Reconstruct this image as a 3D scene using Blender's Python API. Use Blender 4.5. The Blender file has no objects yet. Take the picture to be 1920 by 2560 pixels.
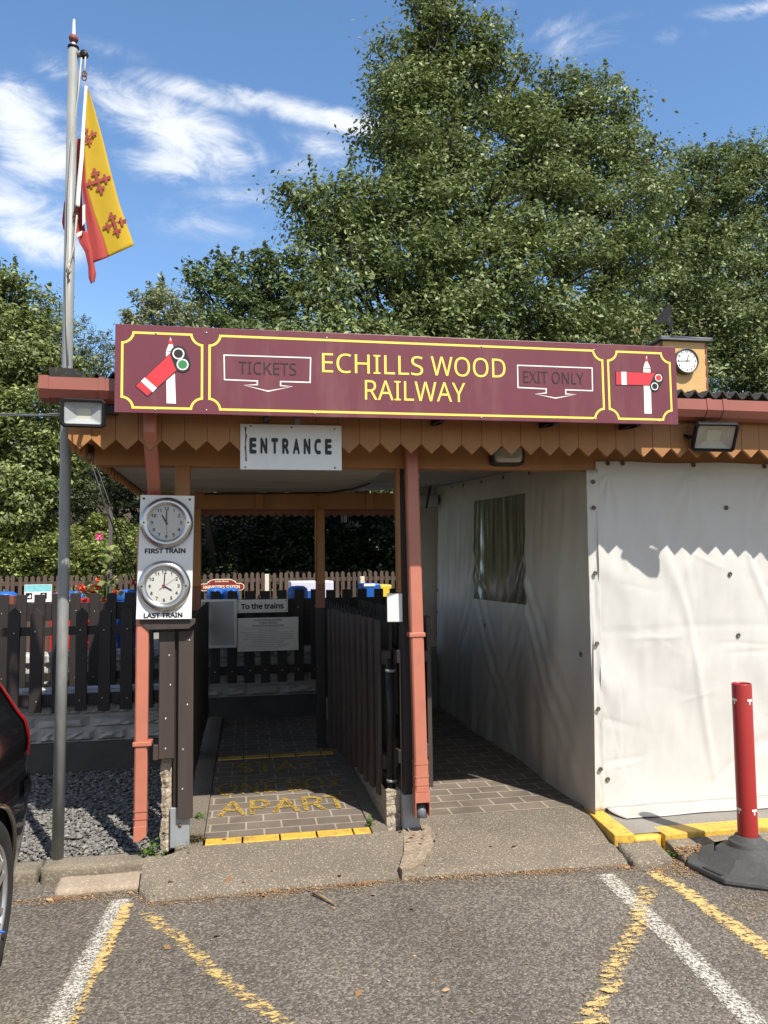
import bpy, bmesh, math, random
import numpy as np
from mathutils import Vector, Matrix, noise

SC = bpy.context.scene
COL = SC.collection
random.seed(7)
RNG = np.random.default_rng(11)
rad = math.radians

# ------------------------------------------------------------------ camera
FPX, CAMH = 1920.0, 1.60            # focal length in photo pixels, eye height (m)
YAW, PITCH, ROLL = rad(10.2), rad(4.2), rad(-0.75)
cf = Vector((math.sin(YAW)*math.cos(PITCH), math.cos(YAW)*math.cos(PITCH), math.sin(PITCH)))
cr0 = Vector((math.cos(YAW), -math.sin(YAW), 0)); cu0 = cr0.cross(cf)
cr = cr0*math.cos(ROLL) + cu0*math.sin(ROLL)
cu = -cr0*math.sin(ROLL) + cu0*math.cos(ROLL)
cam = bpy.data.cameras.new('camera'); cam_o = bpy.data.objects.new('camera', cam); COL.objects.link(cam_o)
cam.sensor_fit = 'VERTICAL'; cam.sensor_height = 36.0; cam.lens = 36.0*FPX/2560.0
cam.clip_start = 0.05; cam.clip_end = 3000
m = Matrix.Identity(4)
for i in range(3):
    m[i][0] = cr[i]; m[i][1] = cu[i]; m[i][2] = -cf[i]
m[2][3] = CAMH
cam_o.matrix_world = m
SC.camera = cam_o

# ------------------------------------------------------------------ light
SUN_EL, SUN_AZ = rad(53), rad(24)
sdir = Vector((-math.sin(SUN_AZ)*math.cos(SUN_EL), math.cos(SUN_AZ)*math.cos(SUN_EL), -math.sin(SUN_EL)))  # direction the light travels
sl = bpy.data.lights.new('sun', 'SUN'); sl.energy = 4.6; sl.angle = rad(0.55); sl.color = (1.0, 0.935, 0.835)
so = bpy.data.objects.new('sun', sl); COL.objects.link(so)
so.rotation_euler = sdir.to_track_quat('-Z', 'Y').to_euler()
SKY_STR = 0.15

SC.view_settings.view_transform = 'Standard'; SC.view_settings.look = 'None'
SC.view_settings.exposure = 0.58; SC.view_settings.gamma = 1.0; SC.view_settings.use_curve_mapping = False
SC.render.engine = 'CYCLES'
SC.cycles.use_denoising = True
SC.cycles.max_bounces = 7; SC.cycles.diffuse_bounces = 3; SC.cycles.glossy_bounces = 3
SC.cycles.transparent_max_bounces = 12; SC.cycles.transmission_bounces = 4
SC.cycles.caustics_reflective = False; SC.cycles.caustics_refractive = False

# pixel (in 1659-wide photo units) -> point on a real plane of the place
def ray(x, y):
    k = 1920/1659
    return cf + cr*((x*k-960)/FPX) - cu*((y*k-1280)/FPX)
CAM = Vector((0, 0, CAMH))
def U(x, y, Y):  d = ray(x, y); return CAM + d*(Y/d.y)
def UZ(x, y, z): d = ray(x, y); return CAM + d*((z-CAMH)/d.z)
def UX(x, y, X): d = ray(x, y); return CAM + d*(X/d.x)

# ------------------------------------------------------------------ sky
W = bpy.data.worlds.new('World'); SC.world = W; W.use_nodes = True
def build_sky():
    nt = W.node_tree; N = nt.nodes; L = nt.links; N.clear()
    out = N.new('ShaderNodeOutputWorld'); bg = N.new('ShaderNodeBackground'); bg.inputs['Strength'].default_value = SKY_STR
    sky = N.new('ShaderNodeTexSky'); sky.sky_type = 'NISHITA'; sky.sun_disc = False
    sky.sun_elevation = SUN_EL; sky.sun_rotation = rad(180) - SUN_AZ
    sky.altitude = 100; sky.air_density = 1.0; sky.dust_density = 0.1; sky.ozone_density = 1.6
    tc = N.new('ShaderNodeTexCoord')
    def vmath(op, a, b):
        n = N.new('ShaderNodeVectorMath'); n.operation = op
        for i, v in enumerate((a, b)):
            if hasattr(v, 'links'): L.new(v, n.inputs[i])
            elif v is not None: n.inputs[i].default_value = v
        return n.outputs['Value'] if op == 'DOT_PRODUCT' else n.outputs['Vector']
    def mth(op, a, b=None, c=None):
        n = N.new('ShaderNodeMath'); n.operation = op
        for i, v in enumerate((a, b, c)):
            if v is None: continue
            if hasattr(v, 'links'): L.new(v, n.inputs[i])
            else: n.inputs[i].default_value = v
        return n.outputs[0]
    d = tc.outputs['Generated']
    tot = None
    # cloud banks: centre, length, breadth (photo units), tilt in degrees, density
    for (x, y, ra, rb, tilt, w) in [(20, 250, 150, 95, 25, 1.15), (60, 310, 140, 85, 30, 1.1), (10, 440, 150, 80, 15, .95), (70, 510, 120, 60, 20, .8),
            (200, 170, 170, 45, 18, .62), (420, 200, 190, 34, 14, .70), (610, 230, 170, 36, 15, .92), (740, 262, 120, 30, 10, .9),
            (390, 290, 165, 85, 22, 1.0), (350, 345, 105, 55, 5, 1.0), (480, 320, 90, 50, 30, .7), (110, 150, 60, 30, 10, .6),
            (560, 330, 90, 30, 60, .42), (430, 480, 180, 60, 10, .34), (640, 370, 120, 60, 10, .40), (520, 560, 200, 60, 5, .25),
            (1290, 80, 150, 40, -18, .55), (1440, 80, 120, 30, -10, .45), (1600, 20, 130, 26, -8, .75), (1190, 60, 110, 30, -20, .4), (300, 240, 150, 60, 20, .8), (230, 110, 120, 30, 12, .35), (700, 320, 140, 45, 20, .5), (560, 440, 220, 50, 8, .38), (1060, 10, 90, 20, 0, .35)]:
        c = ray(x, y).normalized(); t = rad(tilt)
        a = ((ray(x+10*math.cos(t), y+10*math.sin(t)).normalized()-c)).normalized()
        b = c.cross(a).normalized()
        sa = (ray(x+ra, y).normalized()-c).length; sb = (ray(x, y+rb).normalized()-c).length
        da = vmath('DOT_PRODUCT', d, a/sa); db = vmath('DOT_PRODUCT', d, b/sb)
        r = mth('SQRT', mth('ADD', mth('MULTIPLY', da, da), mth('MULTIPLY', db, db)))
        fall = mth('MULTIPLY', mth('SUBTRACT', 1.0, mth('MINIMUM', mth('MULTIPLY', r, 0.75), 1.0)), w*1.4)
        tot = fall if tot is None else mth('MAXIMUM', tot, fall)
    mp = N.new('ShaderNodeMapping'); mp.inputs['Scale'].default_value = (5.5, 5.5, 11.0); mp.inputs['Rotation'].default_value = (0, rad(18), 0)
    L.new(d, mp.inputs['Vector'])
    nz = N.new('ShaderNodeTexNoise'); nz.inputs['Scale'].default_value = 1.9; nz.inputs['Detail'].default_value = 11; nz.inputs['Roughness'].default_value = .66
    nz.inputs['Distortion'].default_value = .6
    L.new(mp.outputs[0], nz.inputs['Vector'])
    nv = mth('MULTIPLY', mth('SUBTRACT', nz.outputs[0], .5), 3.4)
    raw = mth('SUBTRACT', mth('ADD', tot, mth('MULTIPLY', nv, mth('MINIMUM', mth('MULTIPLY', tot, 1.6), 1.0))), .14)
    mr = N.new('ShaderNodeMapRange'); mr.interpolation_type = 'SMOOTHSTEP'
    L.new(raw, mr.inputs['Value']); mr.inputs['From Min'].default_value = 0.0; mr.inputs['From Max'].default_value = 1.25
    hs = N.new('ShaderNodeHueSaturation'); hs.inputs['Saturation'].default_value = 1.12; hs.inputs['Value'].default_value = 1.0
    L.new(sky.outputs[0], hs.inputs['Color'])
    # added unseen cloud behind the car park, to whiten the shade fill
    sp = N.new('ShaderNodeSeparateXYZ'); L.new(d, sp.inputs[0])
    bk = N.new('ShaderNodeMapRange'); bk.interpolation_type = 'SMOOTHSTEP'; L.new(sp.outputs[1], bk.inputs['Value'])
    bk.inputs['From Min'].default_value = .25; bk.inputs['From Max'].default_value = -.30; bk.inputs['To Max'].default_value = .9
    fill_veil = mth('MULTIPLY', bk.outputs[0], mth('MINIMUM', mth('MAXIMUM', mth('MULTIPLY', mth('SUBTRACT', nz.outputs[0], .30), 3.0), 0.0), 1.0))
    mv = N.new('ShaderNodeMixRGB'); mv.inputs['Color2'].default_value = (3.4, 3.1, 2.7, 1); L.new(fill_veil, mv.inputs['Fac']); L.new(hs.outputs[0], mv.inputs['Color1'])
    mix = N.new('ShaderNodeMixRGB'); mix.inputs['Color2'].default_value = (4.6, 4.75, 5.0, 1)
    L.new(mth('MULTIPLY', mr.outputs[0], .93), mix.inputs['Fac']); L.new(mv.outputs[0], mix.inputs['Color1'])
    L.new(mix.outputs[0], bg.inputs['Color']); L.new(bg.outputs[0], out.inputs['Surface'])
build_sky()

# ------------------------------------------------------------------ materials
def _nt(name):
    mt = bpy.data.materials.new(name); mt.use_nodes = True
    nt = mt.node_tree; return mt, nt, nt.nodes, nt.links, nt.nodes['Principled BSDF']
def PBR(name, col, rough=.6, var=.12, scale=6, stretch=(1, 1, 1), bump=.15, bscale=60, bdist=.002, metal=0, spec=.5, dirt=None, dirt_scale=3, dirt_amt=.5, coat=0, trans=0, fleck=None, fleck_scale=120, fleck_amt=.4):
    """one procedural paint/wood/metal: two-scale colour variation, optional dirt and flecks, noise bump"""
    mt, nt, N, L, B = _nt(name)
    tc = N.new('ShaderNodeTexCoord'); mp = N.new('ShaderNodeMapping'); mp.inputs['Scale'].default_value = stretch
    L.new(tc.outputs['Object'], mp.inputs['Vector'])
    n1 = N.new('ShaderNodeTexNoise'); n1.inputs['Scale'].default_value = scale; n1.inputs['Detail'].default_value = 8; n1.inputs['Roughness'].default_value = .65
    L.new(mp.outputs[0], n1.inputs['Vector'])
    rp = N.new('ShaderNodeMapRange'); L.new(n1.outputs[0], rp.inputs['Value'])
    rp.inputs['From Min'].default_value = .3; rp.inputs['From Max'].default_value = .7
    mx = N.new('ShaderNodeMixRGB'); L.new(rp.outputs[0], mx.inputs['Fac'])
    mx.inputs['Color1'].default_value = (*[c*(1-var) for c in col], 1); mx.inputs['Color2'].default_value = (*[min(1, c*(1+var)) for c in col], 1)
    cur = mx.outputs[0]
    if fleck:
        v = N.new('ShaderNodeTexNoise'); v.inputs['Scale'].default_value = fleck_scale; v.inputs['Detail'].default_value = 3
        L.new(tc.outputs['Object'], v.inputs['Vector'])
        r2 = N.new('ShaderNodeMapRange'); L.new(v.outputs[0], r2.inputs['Value']); r2.inputs['From Min'].default_value = .54; r2.inputs['From Max'].default_value = .66; r2.inputs['To Max'].default_value = fleck_amt
        m2 = N.new('ShaderNodeMixRGB'); L.new(r2.outputs[0], m2.inputs['Fac']); L.new(cur, m2.inputs['Color1']); m2.inputs['Color2'].default_value = (*fleck, 1); cur = m2.outputs[0]
    if dirt:
        v = N.new('ShaderNodeTexNoise'); v.inputs['Scale'].default_value = dirt_scale; v.inputs['Detail'].default_value = 9; v.inputs['Roughness'].default_value = .7
        L.new(mp.outputs[0], v.inputs['Vector'])
        r2 = N.new('ShaderNodeMapRange'); L.new(v.outputs[0], r2.inputs['Value']); r2.inputs['From Min'].default_value = .5; r2.inputs['From Max'].default_value = .72; r2.inputs['To Max'].default_value = dirt_amt
        m2 = N.new('ShaderNodeMixRGB'); L.new(r2.outputs[0], m2.inputs['Fac']); L.new(cur, m2.inputs['Color1']); m2.inputs['Color2'].default_value = (*dirt, 1); cur = m2.outputs[0]
    L.new(cur, B.inputs['Base Color'])
    B.inputs['Roughness'].default_value = rough; B.inputs['Metallic'].default_value = metal; B.inputs['Specular IOR Level'].default_value = spec
    B.inputs['Coat Weight'].default_value = coat; B.inputs['Coat Roughness'].default_value = .05
    if bump:
        nb = N.new('ShaderNodeTexNoise'); nb.inputs['Scale'].default_value = bscale; nb.inputs['Detail'].default_value = 6
        L.new(mp.outputs[0], nb.inputs['Vector'])
        bp = N.new('ShaderNodeBump'); bp.inputs['Strength'].default_value = bump; bp.inputs['Distance'].default_value = bdist
        L.new(nb.outputs[0], bp.inputs['Height']); L.new(bp.outputs[0], B.inputs['Normal'])
    return mt

WOODST = (1, 1, .06)
M = {}
M['maroon'] = PBR('sign maroon enamel', (.148, .033, .048), rough=.38, var=.06, scale=3, bump=.05, bscale=20, dirt=(.24, .12, .11), dirt_scale=1.6, dirt_amt=.35, stretch=(5, 5, 1))
M['sign_yellow'] = PBR('sign yellow', (.80, .66, .11), rough=.5, var=.05, scale=8, bump=0)
M['sign_white'] = PBR('sign white', (.82, .81, .76), rough=.5, var=.05, scale=8, bump=0)
M['sign_red'] = PBR('sign red', (.60, .032, .045), rough=.5, var=.05, scale=8, bump=0)
M['sign_green'] = PBR('sign green', (.03, .22, .07), rough=.5, var=.05, bump=0)
M['black'] = PBR('black print', (.012, .012, .013), rough=.5, var=.1, bump=0)
M['maroon_ink'] = PBR('faded dark ink', (.013, .006, .008), rough=.6, var=.25, scale=30, bump=0)
M['orange'] = PBR('orange timber paint', (.60, .285, .075), rough=.5, var=.10, scale=5, stretch=(1, 1, .15), bump=.25, bscale=30, dirt=(.30, .13, .045), dirt_scale=4, dirt_amt=.35)
M['orange_shade'] = PBR('orange timber paint shade-darkened', (.37, .172, .058), rough=.55, var=.12, scale=5, stretch=(1, 1, .15), bump=.25, bscale=30, dirt=(.26, .115, .05), dirt_scale=3, dirt_amt=.5)  # shade under the canopy darkened into the base colour, besides dirt patches
M['turret_paint'] = PBR('turret boarding paint', (.66, .41, .17), rough=.5, var=.07, scale=5, bump=.2, bscale=30)
M['salmon'] = PBR('salmon brown gutter plastic', (.48, .172, .115), rough=.33, var=.06, scale=4, bump=.05, bscale=30, dirt=(.25, .10, .07), dirt_scale=9, dirt_amt=.25)
M['gutter'] = PBR('gutter plastic', (.27, .092, .066), rough=.35, var=.10, scale=4, stretch=(.4, 1, 1), bump=.06, bscale=30, dirt=(.20, .085, .06), dirt_scale=6, dirt_amt=.5)
M['redbrown'] = PBR('red brown timber paint', (.22, .075, .045), rough=.5, var=.12, stretch=(1, 1, .15), bump=.2, bscale=40)
M['brown'] = PBR('dark brown fence stain', (.050, .035, .030), rough=.62, var=.22, scale=9, stretch=WOODST, bump=.5, bscale=120, dirt=(.10, .078, .066), dirt_scale=14, dirt_amt=.35)
M['darkbrown'] = PBR('black brown fence stain', (.021, .0155, .014), rough=.62, var=.22, scale=9, stretch=WOODST, bump=.5, bscale=120)
M['farbrown'] = PBR('faded brown fence', (.085, .056, .042), rough=.8, var=.35, scale=5, stretch=(1, 1, .2), bump=.4, bscale=50)
M['steel'] = PBR('galvanised steel', (.25, .262, .255), rough=.5, var=.16, scale=14, stretch=(1, 1, .35), bump=.1, bscale=60, metal=.1, dirt=(.46, .46, .42), dirt_scale=9, dirt_amt=.45)
M['zinc'] = PBR('zinc post shoe', (.33, .36, .38), rough=.5, var=.15, scale=12, bump=.1, metal=.3, dirt=(.2, .16, .13), dirt_scale=6, dirt_amt=.5)
M['silver'] = PBR('brushed silver clock rim', (.50, .50, .495), rough=.27, var=.03, scale=4, bump=.02, metal=.95)
M['dial'] = PBR('clock dial', (.52, .52, .49), rough=.35, var=.04, scale=3, bump=0, dirt=(.5, .5, .46), dirt_scale=9, dirt_amt=.3)
M['board_white'] = PBR('white painted board', (.80, .80, .79), rough=.35, var=.04, scale=4, bump=.03, dirt=(.55, .54, .5), dirt_scale=3, dirt_amt=.25)
M['enamel'] = PBR('old white enamel', (.80, .81, .79), rough=.42, var=.05, scale=4, bump=.05, dirt=(.40, .38, .35), dirt_scale=4, dirt_amt=.35)
M['rust'] = PBR('rust', (.16, .07, .035), rough=.85, var=.4, scale=60, bump=.4)
M['chrome'] = PBR('screw heads', (.55, .54, .5), rough=.35, var=.1, metal=.9, bump=0)
M['ceiling'] = PBR('flaking white ceiling', (.44, .42, .385), rough=.75, var=.10, scale=3, stretch=(.35, 1, 1), bump=.25, bscale=40, dirt=(.25, .225, .19), dirt_scale=3.5, dirt_amt=.5)
M['roof'] = PBR('bituminous roof sheet', (.022, .021, .020), rough=.85, var=.4, scale=14, bump=.6, bscale=50, fleck=(.10, .085, .045), fleck_scale=45, fleck_amt=.5)
M['lead'] = PBR('grey turret roof', (.13, .14, .16), rough=.5, var=.15, scale=8, bump=.2)
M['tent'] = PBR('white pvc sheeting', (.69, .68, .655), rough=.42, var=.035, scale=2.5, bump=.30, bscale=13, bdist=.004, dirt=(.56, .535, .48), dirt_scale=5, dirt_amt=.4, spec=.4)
M['tent_shaded'] = PBR('grubby shade-darkened pvc sheeting', (.60, .555, .48), rough=.36, var=.05, scale=2.5, bump=.12, bscale=9, bdist=.004, dirt=(.35, .315, .26), dirt_scale=1.6, dirt_amt=.4, spec=.5)  # shade on side and inner sheets put into the base colour, besides dirt
M['concrete'] = PBR('apron concrete', (.158, .134, .104), rough=.9, var=.20, scale=2.6, bump=1.0, bscale=100, bdist=.008, fleck=(.37, .31, .24), fleck_scale=105, fleck_amt=.95, dirt=(.12, .10, .08), dirt_scale=1.4, dirt_amt=.45)
M['kerbstone'] = PBR('mossy kerb concrete', (.19, .16, .12), rough=.92, var=.2, scale=5, bump=.8, bscale=70, bdist=.006, fleck=(.40, .35, .29), fleck_scale=80, fleck_amt=.6, dirt=(.09, .085, .055), dirt_scale=3, dirt_amt=.5)
M['pinkstone'] = PBR('pale kerb concrete', (.33, .265, .20), rough=.92, var=.15, scale=6, bump=.8, bscale=60, bdist=.006, fleck=(.50, .42, .33), fleck_scale=70, fleck_amt=.5, dirt=(.15, .115, .08), dirt_scale=4, dirt_amt=.5)
M['aggregate'] = PBR('broken aggregate concrete', (.40, .34, .26), rough=.95, var=.3, scale=30, bump=1, bscale=60, bdist=.01, fleck=(.16, .12, .09), fleck_scale=50, fleck_amt=.7)
M['pavement'] = PBR('grey pavement', (.23, .215, .195), rough=.9, var=.15, scale=4, bump=.6, bscale=110, bdist=.003, fleck=(.36, .34, .31), fleck_scale=90, fleck_amt=.5)
M['yellow_paint'] = PBR('yellow kerb paint', (.66, .41, .06), rough=.6, var=.12, scale=5, bump=.6, bscale=60, bdist=.004, fleck=(.33, .21, .06), fleck_scale=38, fleck_amt=.6, dirt=(.19, .14, .075), dirt_scale=8, dirt_amt=.9)
M['plinth'] = PBR('dark rendered plinth', (.085, .08, .075), rough=.95, var=.2, scale=6, bump=.6, bscale=80, dirt=(.05, .05, .04), dirt_scale=2, dirt_amt=.4)
M['blackmetal'] = PBR('black powder coat', (.007, .007, .008), rough=.5, spec=.3, var=.2, scale=10, bump=.05)
M['blackplastic'] = PBR('black plastic', (.02, .02, .02), rough=.5, var=.2, scale=10, bump=.1)
M['rubber'] = PBR('grey black rubber', (.052, .054, .056), rough=.7, var=.18, scale=7, bump=.25, bscale=60, fleck=(.12, .11, .10), fleck_scale=70, fleck_amt=.3)
M['bollard'] = PBR('red bollard plastic', (.34, .025, .022), rough=.42, var=.06, scale=4, bump=.05, bscale=20)
M['reflector'] = PBR('lamp reflector', (.36, .385, .39), rough=.25, var=.05, bump=0)
M['reflector_warm'] = PBR('dusty lamp glass', (.42, .39, .33), rough=.3, var=.1, scale=20, bump=0)
M['led'] = PBR('led plate', (.55, .53, .42), rough=.4, var=.05, bump=0)
M['rope'] = PBR('rope', (.42, .40, .35), rough=.9, var=.2, scale=200, bump=.5)
M['cable'] = PBR('dark cable', (.03, .03, .03), rough=.6, var=.1, bump=0)
M['finial_red'] = PBR('weathered red ball', (.20, .05, .045), rough=.6, var=.3, scale=40, bump=.3)
M['timber_end'] = PBR('cut timber end', (.23, .16, .11), rough=.85, var=.3, scale=40, bump=.5)
M['post_white'] = PBR('white concrete post', (.62, .57, .47), rough=.9, var=.2, scale=20, bump=.4)
M['grey_notice'] = PBR('empty poster frame backing', (.46, .46, .45), rough=.5, var=.08, scale=3, bump=0)
M['cream'] = PBR('cream notice', (.82, .79, .72), rough=.5, var=.05, bump=0)
M['red_ink'] = PBR('dark red print', (.13, .02, .02), rough=.6, bump=0)
M['blue'] = PBR('bright blue plastic', (.015, .11, .42), rough=.4, var=.1, bump=0)
M['lilac'] = PBR('pale lilac panel', (.62, .62, .76), rough=.5, var=.06, bump=0)
M['turq'] = PBR('turquoise print', (.20, .55, .60), rough=.5, var=.2, scale=20, bump=0)
M['yellow_gloss'] = PBR('yellow gloss', (.75, .55, .06), rough=.4, bump=0)
M['brightred'] = PBR('bright red gloss', (.55, .02, .02), rough=.4, bump=0)
M['earth'] = PBR('woodland earth', (.055, .045, .028), rough=1, var=.4, scale=2, bump=.5, bscale=20)
M['platform'] = PBR('platform paving', (.22, .21, .19), rough=.9, var=.15, scale=3, bump=.3)
M['twig'] = PBR('dry twig', (.24, .17, .10), rough=.9, var=.3, scale=40, bump=.4)
M['bark'] = PBR('bark', (.045, .036, .028), rough=.95, var=.35, scale=8, stretch=(1, 1, .25), bump=.8, bscale=25, bdist=.02)
M['flag_yellow'] = PBR('flag yellow', (.68, .47, .03), rough=.8, var=.06, scale=5, bump=.15, bscale=40)
M['flag_red'] = PBR('flag red', (.56, .085, .075), rough=.8, var=.06, scale=5, bump=.15, bscale=40)
M['flag_white'] = PBR('flag white', (.75, .73, .68), rough=.8, var=.05, bump=.1)
M['flag_cross'] = PBR('flag cross red', (.30, .055, .035), rough=.8, var=.06, bump=0)
M['pink'] = PBR('pink petals', (.62, .03, .22), rough=.6, var=.2, bump=0)
M['geranium'] = PBR('orange red petals', (.75, .09, .035), rough=.6, var=.25, scale=30, bump=0)

def add_translucency(mt, col, amt):
    nt = mt.node_tree; N = nt.nodes; L = nt.links; B = N['Principled BSDF']; out = [n for n in N if n.type == 'OUTPUT_MATERIAL'][0]
    t = N.new('ShaderNodeBsdfTranslucent'); t.inputs[0].default_value = (*col, 1)
    mx = N.new('ShaderNodeMixShader'); mx.inputs[0].default_value = amt
    L.new(B.outputs[0], mx.inputs[1]); L.new(t.outputs[0], mx.inputs[2]); L.new(mx.outputs[0], out.inputs[0])
add_translucency(M['flag_yellow'], (.62, .42, .02), .35); add_translucency(M['flag_red'], (.5, .06, .05), .35)
add_translucency(M['tent'], (.7, .68, .62), .12); add_translucency(M['tent_shaded'], (.3, .28, .22), .05)

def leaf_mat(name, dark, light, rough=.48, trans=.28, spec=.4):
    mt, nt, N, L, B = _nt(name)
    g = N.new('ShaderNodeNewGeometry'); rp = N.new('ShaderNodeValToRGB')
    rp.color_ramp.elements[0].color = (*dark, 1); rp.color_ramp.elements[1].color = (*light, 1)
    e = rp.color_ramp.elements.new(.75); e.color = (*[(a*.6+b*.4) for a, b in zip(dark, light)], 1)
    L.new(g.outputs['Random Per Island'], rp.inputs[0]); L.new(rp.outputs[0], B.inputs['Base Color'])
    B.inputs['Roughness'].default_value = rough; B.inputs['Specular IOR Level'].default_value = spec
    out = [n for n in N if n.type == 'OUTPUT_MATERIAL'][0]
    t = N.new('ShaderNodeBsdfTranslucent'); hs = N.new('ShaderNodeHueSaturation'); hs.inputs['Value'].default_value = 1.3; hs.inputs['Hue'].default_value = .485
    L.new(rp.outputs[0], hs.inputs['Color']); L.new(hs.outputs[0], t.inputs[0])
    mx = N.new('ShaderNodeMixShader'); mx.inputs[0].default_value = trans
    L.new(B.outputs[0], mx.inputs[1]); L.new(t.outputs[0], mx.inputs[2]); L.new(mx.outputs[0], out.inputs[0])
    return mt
M['leaf_alder'] = leaf_mat('alder leaves', (.058, .092, .026), (.345, .41, .16))
M['leaf_right'] = leaf_mat('right tree leaves', (.053, .088, .025), (.31, .375, .15))
M['leaf_dark'] = leaf_mat('dark leaves', (.046, .080, .024), (.26, .34, .135))
M['leaf_pale'] = leaf_mat('pale leaves', (.15, .18, .085), (.44, .48, .27))
M['leaf_bank'] = leaf_mat('bank shrub leaves', (.070, .105, .028), (.41, .455, .165))
M['leaf_willow'] = leaf_mat('willow leaves', (.075, .105, .045), (.25, .29, .15))
M['leaf_bramble'] = leaf_mat('bramble leaves', (.11, .15, .036), (.44, .49, .17))
M['leaf_ivy_shade'] = leaf_mat('ivy and shaded bush leaves', (.014, .022, .009), (.045, .062, .026))
M['leaf_weed'] = leaf_mat('weed leaves', (.06, .12, .02), (.12, .22, .04))
M['litter'] = leaf_mat('fallen leaf litter', (.20, .10, .045), (.60, .42, .24), rough=.8, trans=.1, spec=.2)
M['pebble'] = leaf_mat('slate pebbles', (.13, .125, .118), (.30, .288, .265), rough=.7, trans=0, spec=.4)

M['patch'] = PBR('spalled concrete', (.25, .20, .145), rough=.95, var=.3, scale=20, bump=1, bscale=60, bdist=.01, fleck=(.42, .34, .25), fleck_scale=60, fleck_amt=.7)
def asphalt():
    mt, nt, N, L, B = _nt('worn asphalt')
    tc = N.new('ShaderNodeTexCoord')
    v = N.new('ShaderNodeTexVoronoi'); v.inputs['Scale'].default_value = 112; L.new(tc.outputs['Object'], v.inputs['Vector'])
    bw = N.new('ShaderNodeRGBToBW'); L.new(v.outputs['Color'], bw.inputs[0])
    r = N.new('ShaderNodeValToRGB'); L.new(bw.outputs[0], r.inputs[0])
    r.color_ramp.elements[0].position = .15; r.color_ramp.elements[0].color = (.076, .066, .055, 1)
    r.color_ramp.elements[1].position = .9; r.color_ramp.elements[1].color = (.245, .218, .182, 1)
    e = r.color_ramp.elements.new(.55); e.color = (.130, .114, .095, 1)
    n = N.new('ShaderNodeTexNoise'); n.inputs['Scale'].default_value = .9; n.inputs['Detail'].default_value = 9; n.inputs['Roughness'].default_value = .65; L.new(tc.outputs['Object'], n.inputs['Vector'])
    mr = N.new('ShaderNodeMapRange'); L.new(n.outputs[0], mr.inputs['Value']); mr.inputs['From Min'].default_value = .3; mr.inputs['From Max'].default_value = .7; mr.inputs['To Min'].default_value = .72; mr.inputs['To Max'].default_value = 1.28
    mu = N.new('ShaderNodeMixRGB'); mu.blend_type = 'MULTIPLY'; mu.inputs['Fac'].default_value = 1; L.new(r.outputs[0], mu.inputs['Color1']); L.new(mr.outputs[0], mu.inputs['Color2'])
    # dry grass bits and pale grit
    v2 = N.new('ShaderNodeTexNoise'); v2.inputs['Scale'].default_value = 60; v2.inputs['Detail'].default_value = 2; L.new(tc.outputs['Object'], v2.inputs['Vector'])
    m2 = N.new('ShaderNodeMapRange'); L.new(v2.outputs[0], m2.inputs['Value']); m2.inputs['From Min'].default_value = .68; m2.inputs['From Max'].default_value = .74; m2.inputs['To Max'].default_value = .7
    mx = N.new('ShaderNodeMixRGB'); L.new(m2.outputs[0], mx.inputs['Fac']); L.new(mu.outputs[0], mx.inputs['Color1']); mx.inputs['Color2'].default_value = (.36, .29, .18, 1)
    L.new(mx.outputs[0], B.inputs['Base Color']); B.inputs['Roughness'].default_value = .85; B.inputs['Specular IOR Level'].default_value = .35
    v3 = N.new('ShaderNodeTexVoronoi'); v3.inputs['Scale'].default_value = 112; L.new(tc.outputs['Object'], v3.inputs['Vector'])
    bp = N.new('ShaderNodeBump'); bp.inputs['Strength'].default_value = .7; bp.inputs['Distance'].default_value = .005; bp.invert = True
    L.new(v3.outputs['Distance'], bp.inputs['Height']); L.new(bp.outputs[0], B.inputs['Normal'])
    return mt
M['asphalt'] = asphalt()

def brickpave():
    mt, nt, N, L, B = _nt('brick paviours')
    tc = N.new('ShaderNodeTexCoord')
    b = N.new('ShaderNodeTexBrick'); L.new(tc.outputs['Object'], b.inputs['Vector'])
    b.inputs['Scale'].default_value = 1; b.inputs['Brick Width'].default_value = .205; b.inputs['Row Height'].default_value = .132; b.inputs['Mortar Size'].default_value = .006; b.inputs['Mortar Smooth'].default_value = .2
    b.inputs['Color1'].default_value = (.14, .115, .093, 1); b.inputs['Color2'].default_value = (.18, .145, .115, 1); b.inputs['Mortar'].default_value = (.34, .295, .23, 1)
    n = N.new('ShaderNodeTexNoise'); n.inputs['Scale'].default_value = 5; n.inputs['Detail'].default_value = 9; L.new(tc.outputs['Object'], n.inputs['Vector'])
    mr = N.new('ShaderNodeMapRange'); L.new(n.outputs[0], mr.inputs['Value']); mr.inputs['From Min'].default_value = .3; mr.inputs['From Max'].default_value = .7; mr.inputs['To Min'].default_value = .75; mr.inputs['To Max'].default_value = 1.2
    mu = N.new('ShaderNodeMixRGB'); mu.blend_type = 'MULTIPLY'; mu.inputs['Fac'].default_value = 1; L.new(b.outputs[0], mu.inputs['Color1']); L.new(mr.outputs[0], mu.inputs['Color2'])
    L.new(mu.outputs[0], B.inputs['Base Color']); B.inputs['Roughness'].default_value = .85
    n2 = N.new('ShaderNodeTexNoise'); n2.inputs['Scale'].default_value = 160; L.new(tc.outputs['Object'], n2.inputs['Vector'])
    ad = N.new('ShaderNodeMath'); ad.operation = 'ADD'; sc = N.new('ShaderNodeMath'); sc.operation = 'MULTIPLY'; sc.inputs[1].default_value = -1.5
    L.new(b.outputs['Fac'], sc.inputs[0]); L.new(sc.outputs[0], ad.inputs[0]); L.new(n2.outputs[0], ad.inputs[1])
    bp = N.new('ShaderNodeBump'); bp.inputs['Strength'].default_value = .5; bp.inputs['Distance'].default_value = .003; L.new(ad.outputs[0], bp.inputs['Height']); L.new(bp.outputs[0], B.inputs['Normal'])
    return mt
M['brick'] = brickpave()

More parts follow.
